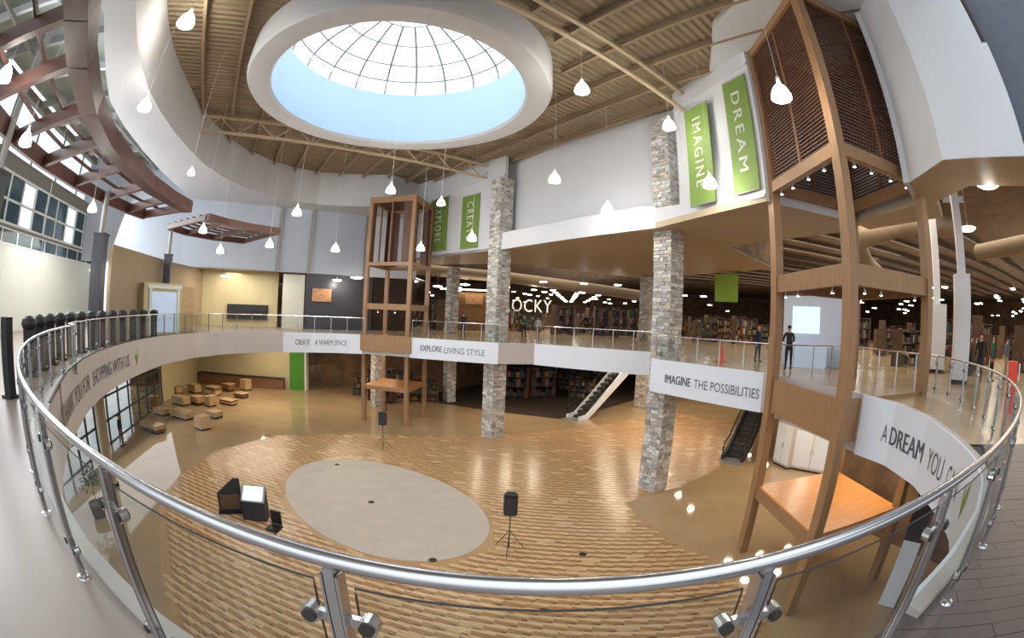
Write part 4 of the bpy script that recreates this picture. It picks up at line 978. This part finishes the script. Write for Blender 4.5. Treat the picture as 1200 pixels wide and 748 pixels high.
# wide shrubs / potted plants near the entrance
for (px, py, k, lab) in ((117, 605, 1.1, 'large planter with leafy plant seen through the left glass panels'),):
    p = onz(px, py, LF); t = thing('potted_plant', lab, 'plant', (p.x, p.y, LF))
    mb = MB(); mb.lathe((0, 0, 0), [(.0, 0), (.26*k, 0), (.34*k, .55), (.30*k, .56), (.28*k, .5), (0, .5)], 'pot', 18); mb.build('pot', t, smooth=True)
    mb = MB(); mb.tube([(0, 0, .5), (0.02, 0, 1.3*k)], .02, 'carton_dark', 6); mb.build('stem', t)
    mb = MB(); r3 = random.Random(3)
    for i in range(170):
        a, e = r3.uniform(0, 6.28), r3.uniform(-.6, 1.4); r = r3.uniform(.15, .62)*k; c = Vector((r*math.cos(a)*math.cos(e), r*math.sin(a)*math.cos(e), 1.25*k+r*math.sin(e)))
        u_ = Vector((r3.uniform(-1, 1), r3.uniform(-1, 1), r3.uniform(-.6, .8))).normalized()*.13; v_ = u_.cross(Vector((r3.uniform(-1, 1), .3, 1))).normalized()*.035
        mb.poly([c-u_, c+v_, c+u_, c-v_], 'leaves')
    mb.build('foliage', t, kind='stuff')
# ------------------------------------------------------------------ escalators
def escalator(label, foot, top, z0, z1, w=1.0, side='sign_white'):
    a, b = Vector(foot), Vector(top); L = (b-a).length; d = (b-a).normalized(); t = thing('escalator', label, 'escalator', (a.x, a.y, z0), math.atan2(d.y, d.x)); H_ = z1-z0
    for s in (-1, 1):
        y = s*(w/2+.12); mb = MB()
        o_ = [(-.6, 0), (.4, 0), (L, H_-1.0) if False else (L, max(0.02, H_-1.0)), (L, H_+.15), (.2, .35), (-.6, .3)]
        mb.add([(x, y-.08, z) for x, z in o_]+[(x, y+.08, z) for x, z in o_], [tuple(range(6)), tuple(range(6, 12))[::-1]]+[(i, (i+1) % 6, 6+(i+1) % 6, 6+i) for i in range(6)], side); mb.build('side_panel', t)
        mb = MB(); mb.add([(-.5, y, .3), (.2, y, .36), (L, y, H_+.15), (L, y, H_+.95), (.2, y, 1.15), (-.5, y, 1.0)], [(0, 1, 2, 3, 4, 5)], 'rail_glass'); mb.build('glass_balustrade', t)
        mb = MB(); mb.tube([(-.3, y, .34), (-.62, y, .5), (-.68, y, .8), (-.5, y, 1.04), (.2, y, 1.18), (L, y, H_+.98), (L+.8, y, H_+1.0)], .045, 'black', 8); mb.build('handrail', t, smooth=True)
    n = int(L/.42)
    for k in range(n):
        mb = MB(); z = H_*k/n; mb.box((L*(k+.5)/n, 0, z+.06), (L/n-.02, w, .22), 'charcoal'); mb.build('step', t)
    mb = MB(); mb.box((-.6, 0, .01), (1.4, w+.3, .03), 'steel_grey'); mb.build('landing_plate', t)
    return t
escalator('far escalator with white side, rising to the gallery beside the near stone column', (5.4, 33.0), (11.6, 37.9), LF, -.1)
escalator('near escalator with black handrail, foot visible behind the near timber tower', pol(31.0, 25.6), pol(35.2, 36.5), LF, -.1, side='charcoal')
# grey display cabinets on the lower floor behind the tower
for px0, px1, py, h, lab in ((905, 922, 545, 2.5, 'narrow white cabinet on the lower floor, left of the wider one'), (926, 968, 552, 2.3, 'wide pale cabinet on the lower floor behind the near tower')):
    a, b = onz(px0, py-2, LF), onz(px1, py+6, LF); d = (b-a); t = thing('display_cabinet', lab, 'cabinet', ((a+b)/2), math.atan2(d.y, d.x)); w = d.length
    mb = MB(); mb.box((0, .25, h/2+.08), (w, .5, h-.08), 'beige_paint'); mb.build('body', t)
    for s in (-.25, .25): mb = MB(); mb.box((w*s, -.012, h/2+.1), (w*.47, .03, h-.3), 'sign_white'); dr = mb.build('door', t); g = MB(); g.box((w*s*.16, -.04, h*.5), (.02, .03, .3), 'steel_grey'); g.build('handle', dr)
    mb = MB(); mb.box((0, .25, .05), (w-.06, .44, .1), 'black'); mb.build('base', t)
a, b = pol(59.3, 12.6), pol(60.9, 13.2)
t = thing('lower_pillar', 'white lower-floor pillar with black upper wrap, right of the near timber tower', 'pillar', ((a+b)/2).to_tuple()[:2]+(LF,), .5)
mb = MB(); mb.box((0, 0, 1.1), (.62, .62, 2.2), 'sign_white'); mb.build('shaft', t); mb = MB(); mb.box((0, 0, 3.4), (.64, .64, 2.4), 'black'); mb.build('wrap', t)
# ------------------------------------------------------------------ upper level furniture
# booth with pale blue door on the far left of the gallery
a, b = at(168, 386, 24.6), at(212, 386, 25.4); mid = (a+b)/2; d = b-a; w = d.length
t = thing('service_booth', 'small cream booth with pale blue shutter behind the left gallery rail', 'booth', (mid.x, mid.y, 0), math.atan2(d.y, d.x))
mb = MB(); mb.box((0, .4, 1.35), (w, .7, 2.7), 'beige_wall'); mb.build('body', t)
mb = MB(); mb.box((.1, .06, 1.2), (w*.66, .05, 2.1), 'panel_blue'); mb.build('shutter', t)
for s in (-1, 1): mb = MB(); mb.box((.1+s*w*.37, .04, 1.3), (.16, .12, 2.6), 'pale_wall'); mb.build('door_jamb', t)
mb = MB(); mb.box((.1, .04, 2.5), (w*.9, .14, .18), 'pale_wall'); mb.build('lintel', t)
mb = MB(); mb.box((w/2+.45, .4, 1.3), (.9, .7, 2.6), 'carton'); mb.build('side_cabinet', t)
# row of black rounded stands behind the left rail
ORD = ['first', 'second', 'third', 'fourth', 'fifth', 'sixth', 'seventh', 'eighth', 'ninth', 'tenth', 'eleventh', 'twelfth', 'thirteenth']
for k in range(13):
    px = 34+k*12.2; p = at(px, 372, 11.6+k*.95)
    t = thing('barrier_stand', 'black rounded-top stand, %s from the left in the row behind the rail' % ORD[k], 'stand', (p.x, p.y, 0), .9, 'black rounded stands in a row behind the left rail')
    mb = MB(); mb.box((0, 0, .04), (.5, .5, .08), 'black'); mb.build('base', t)
    mb = MB(); mb.box((0, 0, .56), (.34, .16, .98), 'black'); mb.build('body', t)
    mb = MB(); mb.lathe((0, 0, 1.02), [(.05, 0), (.2, .04), (.25, .14), (.22, .25), (.1, .32), (0, .33)], 'black', 14); mb.build('rounded_top', t, smooth=True)
p = onz(13, 466, 0); t = thing('sign_post', 'tall thick black post with narrow grey frame standing at the left edge', 'post', (p.x, p.y, 0), .3)
mb = MB(); mb.box((0, 0, .72), (.24, .2, 1.36), 'black'); mb.build('post', t)
mb = MB(); mb.box((0, 0, .025), (.34, .34, .05), 'black'); mb.build('base', t)
mb = MB(); mb.tube([(-.05, .06, .05), (-.24, .06, .1), (-.24, .06, 1.36), (-.05, .06, 1.40)], .015, 'steel_grey', 8); mb.build('frame', t)
# white display booth with hanging grey screen (right)
a, b = at(918, 438, 20.5), at(968, 440, 20.5); d = b-a; t = thing('display_booth', 'white partition booth with a silvery screen behind the near tower', 'booth', (a+d/2).to_tuple()[:2]+(0,), math.atan2(d.y, d.x)); w = d.length+1.2
mb = MB(); mb.box((.4, .9, 1.6), (w, .1, 3.2), 'sign_white'); mb.build('back_panel', t)
mb = MB(); mb.box((-.1, .82, 2.1), (w*.42, .05, 1.2), 'screen'); mb.build('screen', t)
mb = MB(); mb.box((w/2+.3, .6, 1.5), (.1, 1.2, 3.0), 'panel_blue'); mb.build('side_panel', t)
mb = MB(); mb.box((.0, .2, .5), (w*.6, .5, 1.0), 'panel_blue'); mb.build('counter', t)
for s in (-.35, 0, .35): mb = MB(); mb.box((w*s+.3, .8, 3.55), (w*.22, .08, .5), 'charcoal'); mb.build('header_panel', t)
# orange cone, red stand
p = onz(845, 424, 0); t = thing('safety_cone', 'orange safety cone on the gallery floor right of the near stone column', 'cone', (p.x, p.y, 0))
mb = MB(); mb.lathe((0, 0, 0), [(.22, .03), (.17, .06), (.05, .78), (.03, .80), (0, .8)], 'orange', 16); mb.build('cone', t, smooth=True); mb = MB(); mb.box((0, 0, .015), (.46, .46, .03), 'orange'); mb.build('base', t)
p = pol(69.6, 12.6); t = thing('red_stand', 'orange-red boxy display stand at the right edge behind the rail', 'display stand', (p.x, p.y, 0), .4)
mb = MB(); mb.box((0, 0, .6), (.36, .3, 1.2), 'red'); mb.build('body', t); mb = MB(); mb.box((0, -.22, .95), (.4, .03, .4), 'sign_white'); mb.build('card', t)
# hanging yellow-green store banner and white word sign
a, b = at(838, 322, 34), at(865, 322, 34); d = b-a; t = thing('store_banner', 'square yellow-green banner hanging inside the store right of the near stone column', 'banner', a+d/2, math.atan2(d.y, d.x))
mb = MB(); mb.box((0, 0, -1.0), (d.length, .04, 2.1), 'leaf_green'); mb.build('cloth', t)
mb = MB(); mb.tube([(-d.length/2, 0, .05), (d.length/2, 0, .05)], .03, 'charcoal', 6); mb.build('rod', t)
for s in (-1, 1): mb = MB(); mb.tube([(s*d.length*.4, 0, .05), (s*d.length*.4, 0, 8.62-a.z)], .01, 'charcoal', 4); mb.build('cord', t)
a, b = at(590, 357, 46), at(646, 350, 46); d = b-a; mb = MB(); vs, fs, x0, x1 = text_faces('ROCKY', 1.0, 0, 1.1); k = d.length/(x1-x0)
mb.add([((x-x0)*k, 0, (y-.35)*1.9) for x, y in vs], fs, 'letter_lit')
o = mb.build('store_letters', loc=a, label='white illuminated letters of a store sign behind the corner stone column', cat='sign'); o.rotation_euler = (0, 0, math.atan2(d.y, d.x))
# lit orange shop front at far
a, b = at(534, 382, 44), at(575, 382, 44); d = b-a; t = thing('shop_booth', 'warm lit orange shop booth with dark curtains left of the corner column', 'shop', ((a+d/2).x, (a+d/2).y, 0), math.atan2(d.y, d.x)); w = d.length
mb = MB(); mb.box((0, .8, 1.9), (w, 1.4, 3.8), 'goods_ochre'); mb.build('body', t)
for s in (-1, 1): mb = MB(); mb.box((s*w*.42, .05, 1.7), (w*.18, .08, 3.2), 'carton_dark'); mb.build('curtain', t)
mb = MB(); mb.box((0, .04, 3.1), (w*.5, .08, .9), 'picture_warm'); mb.build('header_picture', t)
mb = MB(); mb.box((-.6, -.3, 4.05), (w*1.6, .5, .12), 'lamp_glow_soft'); mb.build('light_strip', t)
# air ducts in the store
mb = MB(); pts = [at(1093, 252, 24)+Vector((3, 0, 0)), at(1060, 262, 24), at(1010, 278, 24), at(1003, 285, 24.2)]; mb.tube(pts, .6, 'duct', 18); mb.build('air_duct', smooth=True, label='thick round grey-brown duct hanging behind the near timber tower', cat='duct')
mb = MB(); mb.tube([at(1003, 285, 24.2), at(1015, 310, 26), at(1032, 325, 30)], .55, 'duct', 18); mb.build('air_duct', smooth=True, label='ribbed duct elbow dropping away behind the near timber tower', cat='duct')
mb = MB(); mb.tube([at(440, 312, 46), at(600, 326, 44), at(760, 348, 48)], .55, 'duct', 16); mb.build('air_duct', smooth=True, label='long horizontal duct under the dark ceiling beyond the stone columns', cat='duct')
mb = MB(); mb.tube([pol(64, 30, 6.6), pol(78, 26, 6.6)], .5, 'duct', 16); mb.build('air_duct', smooth=True, label='duct crossing the dark store ceiling right of the white steel post', cat='duct')
_d = bpy.data.objects['air_duct.003']
for f in (.25, .75): p = pol(64, 30, 6.6).lerp(pol(78, 26, 6.6), f); mb = MB(); mb.tube([(p.x, p.y, 7.05), (p.x, p.y, 8.62)], .02, 'charcoal', 5); mb.build('hanger_rod', _d)
mb = MB(); a = at(1092, 247, 24); mb.box(a+Vector((1.2, -1.0, .9)), (1.4, .1, .8), 'sign_white', -.9); mb.build('vent_grille', label='white louvred vent panel at the end of the thick duct', cat='vent')
for k in range(16):
    y = 14+k*3.2; mb = MB(); mb.bar((10.5 if y < 20 else 14, y, 8.35), (80, y+6, 8.35), .14, .4, 'store_joist'); mb.build('store_joist', kind='structure')

# ------------------------------------------------------------------ merchandise shelves deep in the store
GOODS = ['goods_red', 'goods_cream', 'goods_teal', 'goods_ochre', 'goods_navy', 'goods_pink', 'goods_green', 'goods_black', 'goods_black', 'goods_ochre']
def make_shelf(seed):
    r4 = random.Random(seed); t = thing('shelf_unit', 'x', 'shelf'); w, h = 2.4, 1.9+.5*(seed % 3)
    mb = MB()
    for x in (-w/2, w/2): mb = MB(); mb.box((x, 0, h/2), (.06, .8, h), 'shelf_side'); mb.build('side_frame', t)
    mb = MB(); n = 4
    for j in range(n): mb.box((0, 0, .12+j*(h-.2)/(n-1)), (w, .8, .04), 'charcoal')
    mb.build('shelf_boards', t, kind='stuff'); mb = MB()
    for j in range(n-1):
        x = -w/2+.1; z = .14+j*(h-.2)/(n-1)
        while x < w/2-.15:
            l = r4.uniform(.12, .4); hh = r4.uniform(.2, (h-.2)/(n-1)-.08); mb.box((x+l/2, 0, z+hh/2), (l*.92, .66, hh), r4.choice(GOODS)); x += l
    mb.build('goods', t, kind='stuff'); return t
protos = [make_shelf(s) for s in range(4)]
spots = []
def free(p, lst, dmin=3.0): return all((p-q).length > dmin for q in lst)
placed = []
while len(placed) < 70:
    p = pol(rnd.uniform(-12.5, 33), rnd.uniform(42, 70))
    if free(p, placed) and not (-9.5 < math.degrees(math.atan2(p.x, p.y)) < -2.5 and p.length < 50): placed.append(p); spots.append((p, 'a'))
while len(placed) < 116:
    p = pol(rnd.uniform(38, 74), rnd.uniform(25, 58))
    if free(p, placed): placed.append(p); spots.append((p, 'b'))
used = [False]*4
for k, (p, zone) in enumerate(spots):
    i = k % 4; o = protos[i] if not used[i] else copy_tree(protos[i]); used[i] = True
    o.location = (p.x, p.y, 0); o.rotation_euler = (0, 0, rnd.choice((-.9, .66, 0, .4)))
    o['label'] = 'dark stocked shelf unit in the store beyond the stone columns' if zone == 'a' else 'dark stocked shelf unit in the store right of the near tower'
    o['group'] = 'shelf units beyond the stone columns' if zone == 'a' else 'shelf units right of the near tower'
# lower level store shelves
low = []
for k in range(22):
    for _try in range(200):
        p = pol(rnd.uniform(-21, -11), rnd.uniform(37, 40)) if k < 4 else pol(rnd.uniform(0.5, 11), rnd.uniform(41, 58))
        if free(p, low, 2.7): break
    else: continue
    low.append(p); o = copy_tree(protos[k % 4]); o.location = (p.x, p.y, LF); o.rotation_euler = (0, 0, rnd.choice((.2, -.3)))
    o['label'] = 'stocked shelf unit on the lower floor behind the far tower' if k < 4 else 'stocked shelf unit in the dark lower store behind the corner column'
    o['group'] = 'lower shelves behind the far tower' if k < 4 else 'lower shelves behind the corner column'

# ------------------------------------------------------------------ people
def person(label, loc, rz, top, legs, h=1.72, pose='stand', hair='hair', face=False, bare=False):
    """one continuous skinned body; hair is a child"""
    k = h/1.72; J = {}; Ed = []
    def j(n, p, r, par=None, part='top'):
        J[n] = (Vector(p)*k, r*k if isinstance(r, float) else (r[0]*k, r[1]*k), part)
        if par: Ed.append((par, n))
    lean = .0 if pose != 'lean' else .16
    j('pelvis', (0, 0, .93), (.155, .115), None, 'legs'); j('waist', (0, -.01-lean*.3, 1.08), (.135, .10), 'pelvis'); j('chest', (0, -.01-lean*.8, 1.28), (.165, .115), 'waist')
    j('collar', (0, 0-lean, 1.44), (.085, .075), 'chest'); j('neck', (0, -.01-lean, 1.50), .052, 'collar', 'skin'); j('jaw', (0, -.03-lean, 1.57), (.062, .075), 'neck', 'skin'); j('head', (0, -.015-lean, 1.65), (.076, .092), 'jaw', 'skin'); j('crown', (0, -.005-lean, 1.705), (.05, .06), 'head', 'skin')
    for s_, nm in ((-1, 'l'), (1, 'r')):
        st = .05*s_ if pose != 'walk' else .2*s_
        j('hip'+nm, (.09*s_, 0, .88), (.092, .095), 'pelvis', 'legs'); j('knee'+nm, (.10*s_, -.02-st*.6, .49), .062, 'hip'+nm, 'legs'); j('ankle'+nm, (.11*s_, .02-st, .10), .042, 'knee'+nm, 'legs')
        j('heel'+nm, (.11*s_, .03-st, .045), .04, 'ankle'+nm, 'shoe'); j('toe'+nm, (.125*s_, -.15-st, .035), .034, 'heel'+nm, 'shoe')
        j('sh'+nm, (.19*s_, 0-lean, 1.40), .062, 'collar'); fw = {'stand': .03, 'walk': .14*s_, 'lean': .30, 'hold': .26}[pose]
        ez = 1.13; wz = .90 if pose in ('stand', 'walk') else 1.12
        j('el'+nm, (.245*s_, .02-fw*.4-lean, ez), .045, 'sh'+nm, 'top'); j('wr'+nm, (.24*s_-(.08*s_ if pose in ('hold', 'lean') else 0), -fw-lean, wz), .029, 'el'+nm, 'skin' if bare else 'top')
        w = J['wr'+nm][0]/k; d = (w-J['el'+nm][0]/k).normalized(); side = Vector((1, 0, 0)) if pose in ('hold', 'lean') else Vector((0, 1, 0)); inn = d.cross(side).normalized()
        j('palm'+nm, w+d*.075, (.038, .02), 'wr'+nm, 'skin')
        for f, (o_, l_) in enumerate(((-.03, .062), (-.01, .075), (.01, .07), (.03, .055))):
            b_ = w+d*.10+side*o_; j('f%d%s' % (f, nm), b_, .010, 'palm'+nm, 'skin'); j('g%d%s' % (f, nm), b_+d*l_*.6+inn*.010, .009, 'f%d%s' % (f, nm), 'skin'); j('h%d%s' % (f, nm), b_+d*l_+inn*.024, .008, 'g%d%s' % (f, nm), 'skin')
        b_ = w+d*.05-side*.04; j('t%s' % nm, b_, .011, 'palm'+nm, 'skin'); j('u%s' % nm, b_+d*.045-side*.02, .009, 't%s' % nm, 'skin')
    j('nose', (0, -.112-lean, 1.625), .012, 'head', 'skin')
    for s_, nm in ((-1, 'l'), (1, 'r')): j('ear'+nm, (.082*s_, .0-lean, 1.63), .013, 'head', 'skin')
    names = list(J); idx = {n: i for i, n in enumerate(names)}
    me = bpy.data.meshes.new('body'); me.from_pydata([J[n][0] for n in names], [(idx[a], idx[b]) for a, b in Ed], [])
    o = bpy.data.objects.new('body', me); COL.objects.link(o); md = o.modifiers.new('s', 'SKIN'); md.use_smooth_shade = True
    for i, n in enumerate(names):
        sv = me.skin_vertices[0].data[i]; r = J[n][1]; sv.radius = r if isinstance(r, tuple) else (r, r); sv.use_root = n == 'pelvis'
    o.modifiers.new('d', 'SUBSURF').levels = 1
    dg = bpy.context.evaluated_depsgraph_get(); m2 = bpy.data.meshes.new_from_object(o.evaluated_get(dg)); bpy.data.objects.remove(o); bpy.data.meshes.remove(me)
    slots = {'top': top, 'legs': legs, 'skin': 'skin', 'shoe': 'black'}; order = list(slots); m2.materials.clear()
    for q in order: m2.materials.append(M[slots[q]])
    segs = [(J[a][0], J[b][0], J[b][2]) for a, b in Ed]
    for f in m2.polygons:
        c = f.center; best = None
        for a, b, part in segs:
            ab = b-a; t_ = max(0, min(1, (c-a).dot(ab)/max(ab.length_squared, 1e-9))); dd = (c-a-ab*t_).length
            if best is None or dd < best[0]: best = (dd, part)
        f.material_index = order.index(best[1]); f.use_smooth = True
    root = thing('person', label, 'person', loc, rz)
    b = bpy.data.objects.new('body', m2); COL.objects.link(b); b.parent = root
    hc = J['head'][0]; mb = MB(); n1, n2 = 12, 7; vs = []; fs = []
    for i in range(n2+1):
        ph_ = math.pi*.56*i/n2
        for q in range(n1):
            th = 2*math.pi*q/n1; r = 1.0; x = .092*math.sin(ph_)*math.cos(th); y = .105*math.sin(ph_)*math.sin(th); z = .10*math.cos(ph_)
            if y < -.04 and z < .045: y *= .55; z = max(z, .045)
            vs.append((hc.x+x*k, hc.y+(y+.014)*k, hc.z+(z+.012)*k))
    for i in range(n2):
        for q in range(n1): fs.append((i*n1+q, i*n1+(q+1) % n1, (i+1)*n1+(q+1) % n1, (i+1)*n1+q))
    mb.add(vs, fs, hair); mb.build('hair', root, smooth=True)
    if face:
        for s_ in (-1, 1): mb = MB(); mb.lathe((.03*s_*k, hc.y-.088*k, hc.z-.005*k), [(0, .009), (.009, 0), (0, -.009)], 'black', 8); mb.build('eye', root)
        mb = MB(); mb.box((0, hc.y-.088*k, hc.z-.062*k), (.045*k, .012, .009), 'goods_pink'); mb.build('mouth', root)
    return root
def put(px, py, D=None):
    p = onz(px, py, 0) if D is None else pol(px, D); return (p.x, p.y, 0)
person('person in black jacket and dark trousers leaning towards the rail behind the near tower', put(923, 434), 2.7, 'shirt_black', 'shirt_black', 1.78, 'lean', face=True)
person('person in dark top and blue jeans standing left of the near tower', put(887, 424), .4, 'shirt_navy', 'jeans', 1.76, face=True)
person('person in maroon shirt standing before the lit store beside the white column', put(62.9, 0, 22.5), .3, 'shirt_maroon', 'shirt_black', 1.7, 'hold')
person('tall person in black walking right of the white column', put(64.4, 0, 19.5), -1.2, 'shirt_black', 'shirt_navy', 1.84, 'walk')
person('person in white shirt standing deep right of the white column', put(63.6, 0, 26), .8, 'shirt_white', 'jeans', 1.7, bare=True)
person('person in dark green top standing behind the red stand', put(66.2, 0, 20.5), .2, 'shirt_green', 'shirt_black', 1.78)
person('person in grey shirt and khaki trousers at the right edge of the view', put(68.4, 0, 22), 1.1, 'shirt_grey', 'khaki', 1.74, 'walk')
person('person in teal shirt standing right of the corner stone column', put(1.6, 0, 32.5), .5, 'shirt_green', 'shirt_black', 1.74, 'hold', bare=True)
person('person in pale shirt standing next to the one in teal near the corner column', put(3.4, 0, 33.5), -.4, 'shirt_white', 'khaki', 1.68)
person('person in navy shirt seen through the far rail left of the corner column', put(-6.3, 0, 34.0), .3, 'shirt_navy', 'jeans', 1.72)
p = onz(143, 523, LF); person('person in dark top by the entrance windows on the lower floor', (p.x, p.y, LF), 2.2, 'shirt_navy', 'shirt_grey', 1.75)
